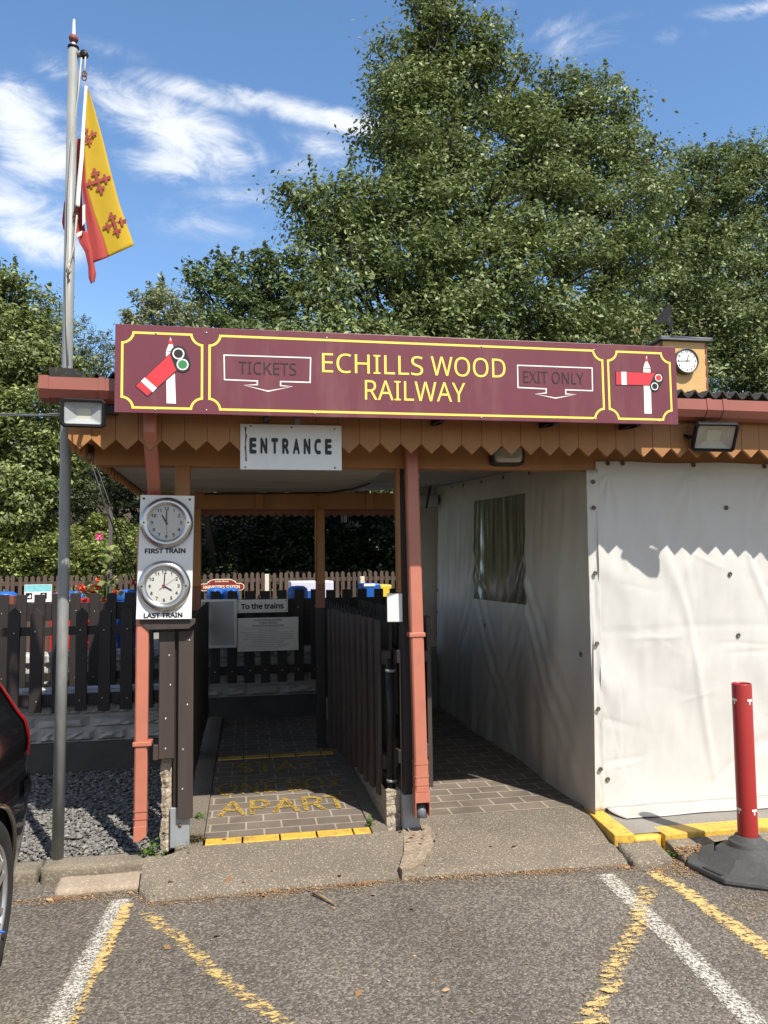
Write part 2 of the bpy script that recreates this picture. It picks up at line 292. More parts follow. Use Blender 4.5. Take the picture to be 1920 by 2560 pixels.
def worn(name, col, lo, hi, scale, rough=.7, detail=4, stretch=(1, 1, 1), edge=0):
    """road paint worn through to the surface below"""
    mt, nt, N, L, B = _nt(name)
    tc = N.new('ShaderNodeTexCoord'); mp = N.new('ShaderNodeMapping'); mp.inputs['Scale'].default_value = stretch; L.new(tc.outputs['Object'], mp.inputs['Vector'])
    n = N.new('ShaderNodeTexNoise'); n.inputs['Scale'].default_value = scale; n.inputs['Detail'].default_value = detail; n.inputs['Roughness'].default_value = .72; n.inputs['Distortion'].default_value = .4; L.new(mp.outputs[0], n.inputs['Vector'])
    nb = N.new('ShaderNodeTexNoise'); nb.inputs['Scale'].default_value = scale*5; nb.inputs['Detail'].default_value = 3; L.new(mp.outputs[0], nb.inputs['Vector'])
    ad = N.new('ShaderNodeMath'); ad.operation = 'MULTIPLY_ADD'; L.new(nb.outputs[0], ad.inputs[0]); ad.inputs[1].default_value = .35; L.new(n.outputs[0], ad.inputs[2])
    val = ad.outputs[0]
    if edge:                # paint is thinner towards the sides of the line
        sx = N.new('ShaderNodeSeparateXYZ'); L.new(tc.outputs['UV'], sx.inputs[0])
        a = N.new('ShaderNodeMath'); a.operation = 'SUBTRACT'; L.new(sx.outputs[1], a.inputs[0]); a.inputs[1].default_value = .5
        p = N.new('ShaderNodeMath'); p.operation = 'ABSOLUTE'; L.new(a.outputs[0], p.inputs[0]); q = N.new('ShaderNodeMath'); q.operation = 'POWER'; L.new(p.outputs[0], q.inputs[0]); q.inputs[1].default_value = 3
        e = N.new('ShaderNodeMath'); e.operation = 'MULTIPLY_ADD'; L.new(q.outputs[0], e.inputs[0]); e.inputs[1].default_value = -8*edge; L.new(val, e.inputs[2]); val = e.outputs[0]
    mr = N.new('ShaderNodeMapRange'); L.new(val, mr.inputs['Value']); mr.inputs['From Min'].default_value = lo; mr.inputs['From Max'].default_value = hi
    tr = N.new('ShaderNodeBsdfTransparent'); mx = N.new('ShaderNodeMixShader')
    out = [x for x in N if x.type == 'OUTPUT_MATERIAL'][0]
    L.new(mr.outputs[0], mx.inputs[0]); L.new(tr.outputs[0], mx.inputs[1]); L.new(B.outputs[0], mx.inputs[2]); L.new(mx.outputs[0], out.inputs[0])
    B.inputs['Base Color'].default_value = (*col, 1); B.inputs['Roughness'].default_value = rough
    return mt
M['worn_white'] = worn('worn white road paint', (.62, .59, .52), .60, .74, 95, detail=4, edge=.10)
M['worn_yellow'] = worn('worn yellow road paint', (.60, .43, .17), .645, .73, 21, detail=9, stretch=(1, 1.9, 1), edge=.16)
M['worn_yellow_full'] = worn('less worn yellow road paint', (.60, .43, .17), .585, .69, 23, detail=9, stretch=(1, 1.6, 1), edge=.14)
M['worn_stencil'] = worn('worn yellow stencil paint', (.50, .34, .08), .60, .76, 55, detail=6)

# ------------------------------------------------------------------ mesh helpers
try:                      # Blender's own interface typeface; the built-in one if it is absent
    FONT = bpy.data.fonts.load(bpy.utils.system_resource('DATAFILES', path='fonts')+'/NotoSansHebrew-Regular.woff2')
except Exception:
    FONT = None
class MB:
    """collects shapes and links them as ONE mesh object"""
    def __init__(s): s.v = []; s.f = []; s.sm = []
    def add(s, vs, fs, smooth=False, mat4=None):
        o = len(s.v)
        s.v += [tuple(mat4 @ Vector(p)) for p in vs] if mat4 is not None else [tuple(p) for p in vs]
        s.f += [tuple(i+o for i in f) for f in fs]; s.sm += [smooth]*len(fs)
        return s
    def box(s, x0, x1, y0, y1, z0, z1, mat4=None):
        v = [(x0,y0,z0),(x1,y0,z0),(x1,y1,z0),(x0,y1,z0),(x0,y0,z1),(x1,y0,z1),(x1,y1,z1),(x0,y1,z1)]
        return s.add(v, [(3,2,1,0),(4,5,6,7),(0,1,5,4),(1,2,6,5),(2,3,7,6),(3,0,4,7)], mat4=mat4)
    def prism(s, pts, a, b, mat4=None):
        """polygon pts [(u, w)] in the XZ plane, thickness from y=a to y=b"""
        n = len(pts); v = [(p[0], a, p[1]) for p in pts]+[(p[0], b, p[1]) for p in pts]
        f = [tuple(range(n)), tuple(range(2*n-1, n-1, -1))]+[(i, n+i, n+(i+1) % n, (i+1) % n) for i in range(n)]
        return s.add(v, f, mat4=mat4)
    def slab(s, pts, z0, z1):
        """polygon pts [(x, y)] (or (x, y, z)) on the ground from z0 to z1"""
        n = len(pts); v = [(p[0], p[1], z0) for p in pts]+[(p[0], p[1], p[2] if len(p) > 2 else z1) for p in pts]
        f = [tuple(range(n-1, -1, -1)), tuple(range(n, 2*n))]+[(i, (i+1) % n, n+(i+1) % n, n+i) for i in range(n)]
        return s.add(v, f)
    def tube(s, pts, r, n=8, cap=True):
        pts = [Vector(p) for p in pts]; rs = r if isinstance(r, (list, tuple)) else [r]*len(pts)
        vs = []; prev = None
        for i, p in enumerate(pts):
            t = (pts[min(i+1, len(pts)-1)]-pts[max(i-1, 0)]).normalized()
            if prev is None: a = t.orthogonal().normalized()
            else: a = (prev-t*prev.dot(t)).normalized()
            prev = a; b = t.cross(a)
            for k in range(n):
                q = 2*math.pi*k/n; vs.append(p+a*(rs[i]*math.cos(q))+b*(rs[i]*math.sin(q)))
        fs = []
        for i in range(len(pts)-1):
            for k in range(n): fs.append((i*n+k, i*n+(k+1) % n, (i+1)*n+(k+1) % n, (i+1)*n+k))
        s.add(vs, fs, smooth=True)
        if cap: s.add(vs[:n], [tuple(range(n-1, -1, -1))]); s.add(vs[-n:], [tuple(range(n))])
        return s
    def lathe(s, prof, n=40, mat4=None, smooth=True):
        """profile [(radius, height)] turned about local Z"""
        vs = [(r*math.cos(2*math.pi*k/n), r*math.sin(2*math.pi*k/n), h) for r, h in prof for k in range(n)]
        fs = [(i*n+k, i*n+(k+1) % n, (i+1)*n+(k+1) % n, (i+1)*n+k) for i in range(len(prof)-1) for k in range(n)]
        return s.add(vs, fs, smooth, mat4)
    def disc(s, r, h, n=40, mat4=None):
        return s.add([(r*math.cos(2*math.pi*k/n), r*math.sin(2*math.pi*k/n), h) for k in range(n)], [tuple(range(n))], mat4=mat4)
    def grid(s, rows, smooth=True, close=False):
        nr = len(rows); nc = len(rows[0]); vs = [p for r in rows for p in r]
        fs = [(i*nc+k, i*nc+k+1, (i+1)*nc+k+1, (i+1)*nc+k) for i in range(nr-1) for k in range(nc-1)]
        return s.add(vs, fs, smooth)
    def ball(s, c, r, n=14, sc=(1, 1, 1)):
        prof = [(r*math.sin(math.pi*i/n), -r*math.cos(math.pi*i/n)) for i in range(n+1)]
        return s.lathe([(max(a, 1e-4), b) for a, b in prof], 2*n, Matrix.Translation(c) @ Matrix.Diagonal((*sc, 1)))
    def text(s, body, mat4, w=None, h=None, depth=.0006, bold=0, align='C'):
        c = bpy.data.curves.new('lettering', 'FONT'); c.font = FONT or c.font; c.body = body; c.size = 1; c.align_x = 'CENTER'; c.offset = bold if not FONT else 0; c.resolution_u = 3
        o = bpy.data.objects.new('lettering', c); COL.objects.link(o)
        dg = bpy.context.evaluated_depsgraph_get(); dg.update()
        me = bpy.data.meshes.new_from_object(o.evaluated_get(dg)); vs = [v.co.copy() for v in me.vertices]; fs = [tuple(p.vertices) for p in me.polygons]
        bpy.data.objects.remove(o); bpy.data.curves.remove(c); bpy.data.meshes.remove(me)
        x0 = min(v.x for v in vs); x1 = max(v.x for v in vs); y0 = min(v.y for v in vs); y1 = max(v.y for v in vs)
        sx = w/(x1-x0) if w else None; sy = h/(y1-y0) if h else None
        sx = sx or sy; sy = sy or sx
        k = bold*1.1 if FONT and bold > 0 else 0                     # heavier strokes: copies shifted a little, each a hair in front of the last
        if k: sx *= (x1-x0)/(x1-x0+2*k); sy *= (y1-y0)/(y1-y0+2*k)
        for i in range(9 if k else 1):
            a = i*math.pi/4; dx, dy = (k*math.cos(a), k*math.sin(a)) if i < 8 and k else (0, 0)
            s.add([((v.x-(x0+x1)/2+dx)*sx, (v.y-(y0+y1)/2+dy)*sy, depth+i*4e-5) for v in vs], fs, mat4=mat4)
        return s
    def build(s, name, mat, parent=None, bevel=0, seg=2, recalc=True, auto=None):
        me = bpy.data.meshes.new(name); me.from_pydata(s.v, [], s.f); me.update()
        if recalc or bevel:
            bm = bmesh.new(); bm.from_mesh(me)
            if recalc: bmesh.ops.remove_doubles(bm, verts=bm.verts, dist=1e-6)
            bmesh.ops.recalc_face_normals(bm, faces=bm.faces)
            bm.to_mesh(me); bm.free()
            if any(s.sm) and not all(s.sm) and len(me.polygons) == len(s.sm): me.polygons.foreach_set('use_smooth', s.sm)
            elif all(s.sm): me.polygons.foreach_set('use_smooth', [True]*len(me.polygons))
        else: me.polygons.foreach_set('use_smooth', s.sm)
        me.materials.append(M[mat] if isinstance(mat, str) else mat)
        o = bpy.data.objects.new(name, me); COL.objects.link(o)
        if parent is not None: o.parent = parent; o.matrix_parent_inverse = Matrix.Translation(parent.location).inverted()
        if bevel:
            b = o.modifiers.new('edges', 'BEVEL'); b.width = bevel; b.segments = seg; b.limit_method = 'ANGLE'; b.angle_limit = rad(40)
        return o

def tag(o, label, cat, group=None, kind=None):
    if label: o['label'] = label
    if cat: o['category'] = cat
    if group: o['group'] = group
    if kind: o['kind'] = kind
    return o
def thing(name, label, cat, loc, group=None):
    o = bpy.data.objects.new(name, None); COL.objects.link(o); o.location = loc; o.empty_display_size = .1
    return tag(o, label, cat, group)
def struct(o): o['kind'] = 'structure'; return o
def stuff(o, label, cat): return tag(o, label, cat, kind='stuff')
def facing(p):            # local X right, Y up, Z towards the car park
    return Matrix(((1, 0, 0, p[0]), (0, 0, -1, p[1]), (0, 1, 0, p[2]), (0, 0, 0, 1)))
def XZ(x, y, Y): p = U(x, y, Y); return (p.x, p.z)
def npmesh(name, verts, faces_n, mat, parent=None, k=4):
    """fast mesh: verts (N,3), every face k consecutive vertices"""
    me = bpy.data.meshes.new(name); n = len(verts); nf = n//k
    me.vertices.add(n); me.vertices.foreach_set('co', np.ascontiguousarray(verts, dtype=np.float32).ravel())
    me.loops.add(n); me.loops.foreach_set('vertex_index', np.arange(n, dtype=np.int32))
    me.polygons.add(nf); me.polygons.foreach_set('loop_start', np.arange(0, n, k, dtype=np.int32))
    me.update(calc_edges=True); me.materials.append(M[mat])
    o = bpy.data.objects.new(name, me); COL.objects.link(o)
    if parent is not None: o.parent = parent; o.matrix_parent_inverse = Matrix.Translation(parent.location).inverted()
    return o

def rough(name, mat, box, amp, tilt=0, step=.022):
    """a worn block: finely cut box with eroded corners and uneven faces"""
    x0, x1, y0, y1, z0, z1 = box; n = [max(2, int((b_-a_)/step)) for a_, b_ in ((x0, x1), (y0, y1), (z0, z1))]
    b = MB(); C_ = Vector(((x0+x1)/2, (y0+y1)/2, (z0+z1)/2)); hl = Vector(((x1-x0)/2, (y1-y0)/2, (z1-z0)/2))
    def pt(u, v, w):
        p = Vector((x0+(x1-x0)*u, y0+(y1-y0)*v, z0+(z1-z0)*w)); q = p-C_
        e = sorted([hl[i]-abs(q[i]) for i in range(3)])[1]; k = max(0, 1-e/.035)                 # close to an edge: worn away
        d = q.normalized(); nn = noise.noise(p*14)*.6+noise.noise(p*38)*.4
        p = p-d*(amp*.55*k*(1+nn))+Vector((0, 0, 1))*(amp*.28*nn)+Vector((0, -1, 0))*(amp*.3*noise.noise(p*22+Vector((5, 1, 2))))
        p.z += tilt*(p.y-y1) if tilt else 0
        return p
    for (a, c, f) in ((0, 1, lambda s, t: pt(s, t, 1)), (0, 2, lambda s, t: pt(s, 0, t)), (1, 2, lambda s, t: pt(0, s, t)), (1, 2, lambda s, t: pt(1, s, t)), (0, 2, lambda s, t: pt(s, 1, t))):
        b.grid([[f(i/n[a], j/n[c]) for i in range(n[a]+1)] for j in range(n[c]+1)])
    return b.build(name, mat)

# ------------------------------------------------------------------ ground and paving
GZ = .11                                                     # level of the paths
def ground():
    b = MB(); b.add([(-300, -200, 0), (300, -200, 0), (300, 4.6, 0), (-300, 4.6, 0)], [(0, 1, 2, 3)]); struct(b.build('car_park', 'asphalt'))
    b = MB(); b.add([(-600, 4.6, -.01), (600, 4.6, -.01), (600, 900, -.01), (-600, 900, -.01)], [(0, 1, 2, 3)]); struct(b.build('ground', 'earth'))
    # concrete apron: slopes from the asphalt up to the two paths
    b = MB(); nx, ny = 90, 12; rows = []
    front = [(-.52, 4.07), (-.46, 4.00), (-.3, 4.0), (.2, 4.01), (.5, 4.015), (.8, 4.02), (1.15, 4.0), (1.6, 3.965), (2.0, 3.945), (2.1, 3.99)]
    def fy(x):
        for (a, ya), (c, yc) in zip(front, front[1:]):
            if a <= x <= c: return ya+(yc-ya)*(x-a)/(c-a)
        return front[-1][1]
    top = []
    for i in range(nx+1):
        x = -.52+2.62*i/nx; y0 = fy(x)+.012*noise.noise((x*6, 0, 0))+.008*noise.noise((x*25, 3, 0)); y1 = 4.40 if x < .9 else 4.62
        if x < -.3: y1 = 4.40-.18*(-.3-x)/.22
        c = [(x, y0-.004, -.01)]
        for j in range(ny+1):
            t = j/ny; y = y0+(y1-y0)*t; z = .022+(GZ-.022)*min(1, t*1.0)**.85+.006*noise.noise((x*2.2, y*2.2, 5))*min(1, 6*t)
            if j == 0: z -= .008
            c.append((x, y, z))
        top.append(c)
    b.grid([list(r) for r in zip(*top)]); struct(b.build('concrete_apron', 'concrete'))
    # brick paths
    b = MB(); b.add([(-.23, 4.50, GZ-.002), (.70, 4.50, GZ-.002), (.70, 6.30, GZ), (-.23, 6.30, GZ)], [(0, 1, 2, 3)]); struct(b.build('entrance_path', 'brick'))
    b = MB(); b.add([(-.23, 6.41, GZ), (2.2, 6.41, GZ), (2.2, 8.2, GZ-.03), (-.23, 8.2, GZ-.03)], [(0, 1, 2, 3)]); struct(b.build('inner_path', 'brick'))
    b = MB(); b.add([(.90, 4.615, GZ), (2.12, 4.615, GZ), (2.2, 6.41, GZ), (.90, 6.41, GZ)], [(0, 1, 2, 3)]); o = b.build('exit_path', 'brick'); struct(o)
    b = MB(); b.box(-.38, -.235, 4.40, 8.2, 0, GZ+.004); b.box(.705, .80, 4.40, 6.41, 0, GZ+.003); struct(b.build('path_edging', 'concrete', bevel=.004))
    # broken patch of apron under the right post
    b = MB(); pts = [UZ(x, y, .075) for x, y in [(870, 1795), (930, 1800), (938, 1830), (918, 1852), (895, 1866), (868, 1870), (862, 1866), (872, 1840)]]
    n = 9; pts2 = []
    for i in range(len(pts)):
        a, c = pts[i], pts[(i+1) % len(pts)]
        for k in range(4): q = a.lerp(c, k/4); pts2.append((q.x+.008*noise.noise((q.x*40, q.y*40, 1)), q.y+.01*noise.noise((q.x*40, q.y*40, 9)), .052+(GZ-.04)*(max(0, q.y-4.0)/.42)*.78+.006))
    b.slab(pts2, 0, .1); struct(b.build('broken_concrete_patch', 'patch'))
    # yellow painted rows of bricks across the path
    for y0, x0 in ((4.402, -.225), (6.305, -.225)):
        b = MB(); x = x0
        while x < .69:
            b.box(x+.003, min(x+.203, .70)-.003, y0+random.uniform(0, .003), y0+.095, 0, GZ+.004+random.uniform(0, .002)); x += .206
        struct(b.build('yellow_brick_edging', 'yellow_paint', bevel=.004))
    # stencilled words on the bricks
    b = MB()
    for s, y, w in (('STAY', 6.0, .62), ('ONE BOX', 5.47, .86), ('APART', 5.03, .82)):
        b.text(s, Matrix.Translation((.235, y, GZ+.004)), w=w, h=.30, depth=0, bold=.012)
    struct(b.build('painted_path_words', 'worn_stencil'))
    # left kerb, stones and gravel bed
    x = -3.6
    for L_ in (.9, .9, .75, .62): struct(rough('kerb', 'kerbstone', (x, x+L_-.006, 4.325+random.uniform(-.01, .01), 4.47, -.02, .082+random.uniform(-.006, .006)), .018)); x += L_
    struct(rough('dropped_kerb_stone', 'pinkstone', (-.95, -.47, 4.17, 4.315, -.03, .045), .022, tilt=.16))
    b = MB(); b.add([(-4, 4.46, .06), (-.42, 4.46, .06), (-.42, 6.36, .07), (-4, 6.36, .07)], [(0, 1, 2, 3)]); struct(b.build('gravel_bed', 'plinth'))
    N = 9500; c = np.stack([RNG.uniform(-1.75, -.43, N), RNG.uniform(4.465, 6.3, N), RNG.uniform(.062, .086, N)], 1)
    base = np.array([[1, 0, 0], [-1, 0, 0], [0, 1, 0], [0, -1, 0], [0, 0, 1], [0, 0, -1]], float)
    fi = np.array([[0, 2, 4], [2, 1, 4], [1, 3, 4], [3, 0, 4], [2, 0, 5], [1, 2, 5], [3, 1, 5], [0, 3, 5]])
    th = RNG.uniform(0, 6.28, N); sz = RNG.uniform(.008, .0175, N)
    bb = base[None]*(sz[:, None, None]*np.stack([RNG.uniform(.8, 1.5, N), RNG.uniform(.7, 1.1, N), RNG.uniform(.35, .7, N)], 1)[:, None, :])+RNG.normal(0, .0022, (N, 6, 3))
    tx = RNG.normal(0, .35, N); 
    yy = bb[..., 1]*np.cos(tx)[:, None]-bb[..., 2]*np.sin(tx)[:, None]; zz = bb[..., 1]*np.sin(tx)[:, None]+bb[..., 2]*np.cos(tx)[:, None]; bb[..., 1] = yy; bb[..., 2] = zz
    xx = bb[..., 0]*np.cos(th)[:, None]-bb[..., 1]*np.sin(th)[:, None]; yy = bb[..., 0]*np.sin(th)[:, None]+bb[..., 1]*np.cos(th)[:, None]; bb[..., 0] = xx; bb[..., 1] = yy
    V = bb+c[:, None]; me = bpy.data.meshes.new('gravel')
    me.from_pydata(V.reshape(-1, 3).tolist(), [], (fi[None]+6*np.arange(N)[:, None, None]).reshape(-1, 3).tolist()); me.materials.append(M['pebble'])
    o = bpy.data.objects.new('gravel', me); COL.objects.link(o); stuff(o, 'grey slate gravel in the bed below the stone wall', 'gravel')
    # right side: pavement, yellow kerbs, gutter slab
    b = MB(); b.add([(2.125, 4.11, .098), (7, 4.11, .098), (7, 9, .1), (2.13, 9, .1)], [(0, 1, 2, 3)]); struct(b.build('pavement', 'pavement'))
    b = MB(); x = 2.30
    for L_ in (.95, .95, .95, .95): b.box(x, x+L_-.006, 4.065, 4.20, -.02, .102+random.uniform(-.004, .004)); x += L_
    struct(b.build('yellow_kerb', 'yellow_paint', bevel=.007, seg=2))
    b = MB(); b.slab([(2.015, 4.10), (2.13, 4.085), (2.155, 4.64), (2.06, 4.62)], 0, .106); struct(b.build('yellow_side_kerb', 'yellow_paint', bevel=.006, seg=2))
    struct(rough('yellow_kerb_corner', 'yellow_paint', (2.115, 2.298, 4.075, 4.198, -.02, .094), .022))
    b = MB(); struct(rough('apron_end_stone', 'concrete', (2.01, 2.255, 3.885, 4.082, -.05, .080), .03, tilt=.20))
    b = MB(); b.slab([(2.32, 3.90, .020), (7, 3.84, .020), (7, 4.063, .074), (2.30, 4.063, .074)], -.01, .02); struct(b.build('gutter_slab', 'kerbstone', bevel=.008))
    # worn car park markings
    def strip(name, pts, w, mat, z=.004, jit=.006):
        P = [UZ(x, y, z) for x, y in pts]; Q = []
        for a, c in zip(P, P[1:]):
            for k in range(12): Q.append(a.lerp(c, k/12))
        Q.append(P[-1]); rows = [[], []]
        for i, q in enumerate(Q):
            t = (Q[min(i+1, len(Q)-1)]-Q[max(0, i-1)]).normalized(); nrm = Vector((-t.y, t.x, 0))
            for r, s in ((0, -1), (1, 1)): rows[r].append(tuple(q+nrm*(s*w/2+jit*noise.noise((q.x*9+s*7, q.y*9, 2)))))
        b = MB(); b.grid(rows, smooth=False); o = struct(b.build(name, mat, recalc=False)); n_ = len(Q)
        uv = o.data.uv_layers.new(name='across')
        for lp in o.data.loops: uv.data[lp.index].uv = ((lp.vertex_index % n_)/n_, 1.0 if lp.vertex_index >= n_ else 0.0)
        return o
    strip('white_bay_line', [(263, 1942), (195, 2070), (100, 2250)], .105, 'worn_white')
    strip('white_bay_line', [(1308, 1888), (1400, 1978), (1500, 2075), (1690, 2270)], .105, 'worn_white')
    strip('yellow_bay_line', [(276, 1952), (222, 2065), (205, 2105)], .065, 'worn_yellow_full', z=.008, jit=.016)
    strip('yellow_bay_line', [(205, 2105), (150, 2230)], .05, 'worn_yellow', z=.008, jit=.02)
    strip('yellow_bay_line', [(312, 1972), (380, 2020), (480, 2112), (640, 2235)], .085, 'worn_yellow', z=.004, jit=.02)
    strip('yellow_bay_line', [(1400, 1915), (1388, 1960), (1375, 2000)], .115, 'worn_yellow', z=.008, jit=.03)
    strip('yellow_bay_line', [(1375, 2000), (1330, 2080), (1270, 2225)], .115, 'worn_yellow', z=.0085, jit=.03)
    strip('yellow_bay_line', [(1405, 1882), (1480, 1925), (1570, 1990), (1690, 2075)], .105, 'worn_yellow_full', z=.004, jit=.012)
    # leaf litter along the kerb, and scattered leaves
    N = 15000; u = RNG.uniform(0, 1, N); x = -1.2+u*4.2
    fyv = np.array([fy(a) if -.52 < a < 2.1 else (4.15 if a <= -.52 else 3.86) for a in x])
    y = fyv-np.abs(RNG.normal(0, .042, N))-.002+np.where(x > 2.1, RNG.normal(0, .05, N), 0)
    keep = RNG.uniform(0, 1, N) < np.where(x > 1.95, 1.0, .35+.5*np.clip(np.sin(x*5.3)+np.sin(x*13), 0, 1)); x, y = x[keep], y[keep]
    sz = RNG.uniform(.0018, .0055, len(x)); big = RNG.uniform(0, 1, len(x)) < .012; sz[big] *= RNG.uniform(2.5, 5, big.sum())
    xp = np.concatenate([RNG.uniform(2.22, 2.62, 1500), RNG.uniform(2.25, 3.3, 900)]); yp = np.concatenate([3.99-np.abs(RNG.normal(0, .07, 1500)), RNG.normal(3.36, .05, 900)]); sp_ = RNG.uniform(.002, .006, 2400); sp_[:60] *= 3
    x = np.concatenate([x, xp]); y = np.concatenate([y, yp]); sz = np.concatenate([sz, sp_])
    n2 = 420; x2 = RNG.uniform(-1.6, 3.2, n2); y2 = RNG.uniform(2.3, 4.2, n2); s2 = RNG.uniform(.003, .009, n2); s2[:26] = RNG.uniform(.012, .026, 26)
    z = np.concatenate([np.where((x > 2.3) & (y > 3.88), .024+(y-3.88)*.3, .006), np.full(n2, .005)]); x = np.concatenate([x, x2]); y = np.concatenate([y, y2]); sz = np.concatenate([sz, s2])
    onap = (x > -.5) & (x < 2.1) & (y > np.interp(x, [p[0] for p in front], [p[1] for p in front])); z[onap] = .03+.088*(y[onap]-4)/.4
    lx = [( -.12, 4.46), (.86, 4.38), (1.0, 4.40), (.93, 4.33), (-.36, 4.36), (-.30, 4.33), (1.08, 4.36), (.88, 4.25), (.97, 4.28), (1.05, 4.28), (.95, 4.22), (.91, 4.30), (-.5, 4.43), (-.75, 4.55), (-1.05, 4.8), (-.9, 4.6), (-.62, 4.62)]
    x = np.concatenate([x, [p[0] for p in lx]]); y = np.concatenate([y, [p[1] for p in lx]]); z = np.concatenate([z, np.full(len(lx), .118)]); sz = np.concatenate([sz, RNG.uniform(.009, .02, len(lx))])
    stuff(leaves_mesh('fallen_leaves', np.stack([x, y, z], 1), sz, 'litter', up=3.0, asp=.6), 'dry brown leaf litter gathered along the kerb edge', 'leaf litter')
    b = MB(); p = UZ(676, 1930, .012); q = UZ(722, 1952, .012); b.tube([p, p.lerp(q, .4)+Vector((0, .006, .004)), q], [.006, .007, .005], 7)
    tag(b.build('twig', 'twig'), 'short brown twig lying on the asphalt before the ramp', 'twig')

def leaves_mesh(name, c, size, mat, parent=None, up=.6, asp=.45, outward=None, ow=.8, fold=0):
    """many small pointed leaf faces at points c"""
    n = len(c); size = np.broadcast_to(size, (n,))
    nr = RNG.normal(0, 1, (n, 3)); nr[:, 2] = np.abs(nr[:, 2])+up
    if outward is not None: nr = nr+outward*ow
    nr /= np.linalg.norm(nr, axis=1, keepdims=True)
    t = RNG.normal(0, 1, (n, 3)); t -= nr*np.sum(t*nr, 1, keepdims=True); t /= np.linalg.norm(t, axis=1, keepdims=True)
    s = np.cross(nr, t); L_ = size[:, None]
    V = np.stack([c-t*L_, c+s*L_*asp+nr*L_*.12, c+t*L_, c-s*L_*asp+nr*L_*.12], 1).reshape(-1, 3)
    return npmesh(name, V, n, mat, parent)
ground()

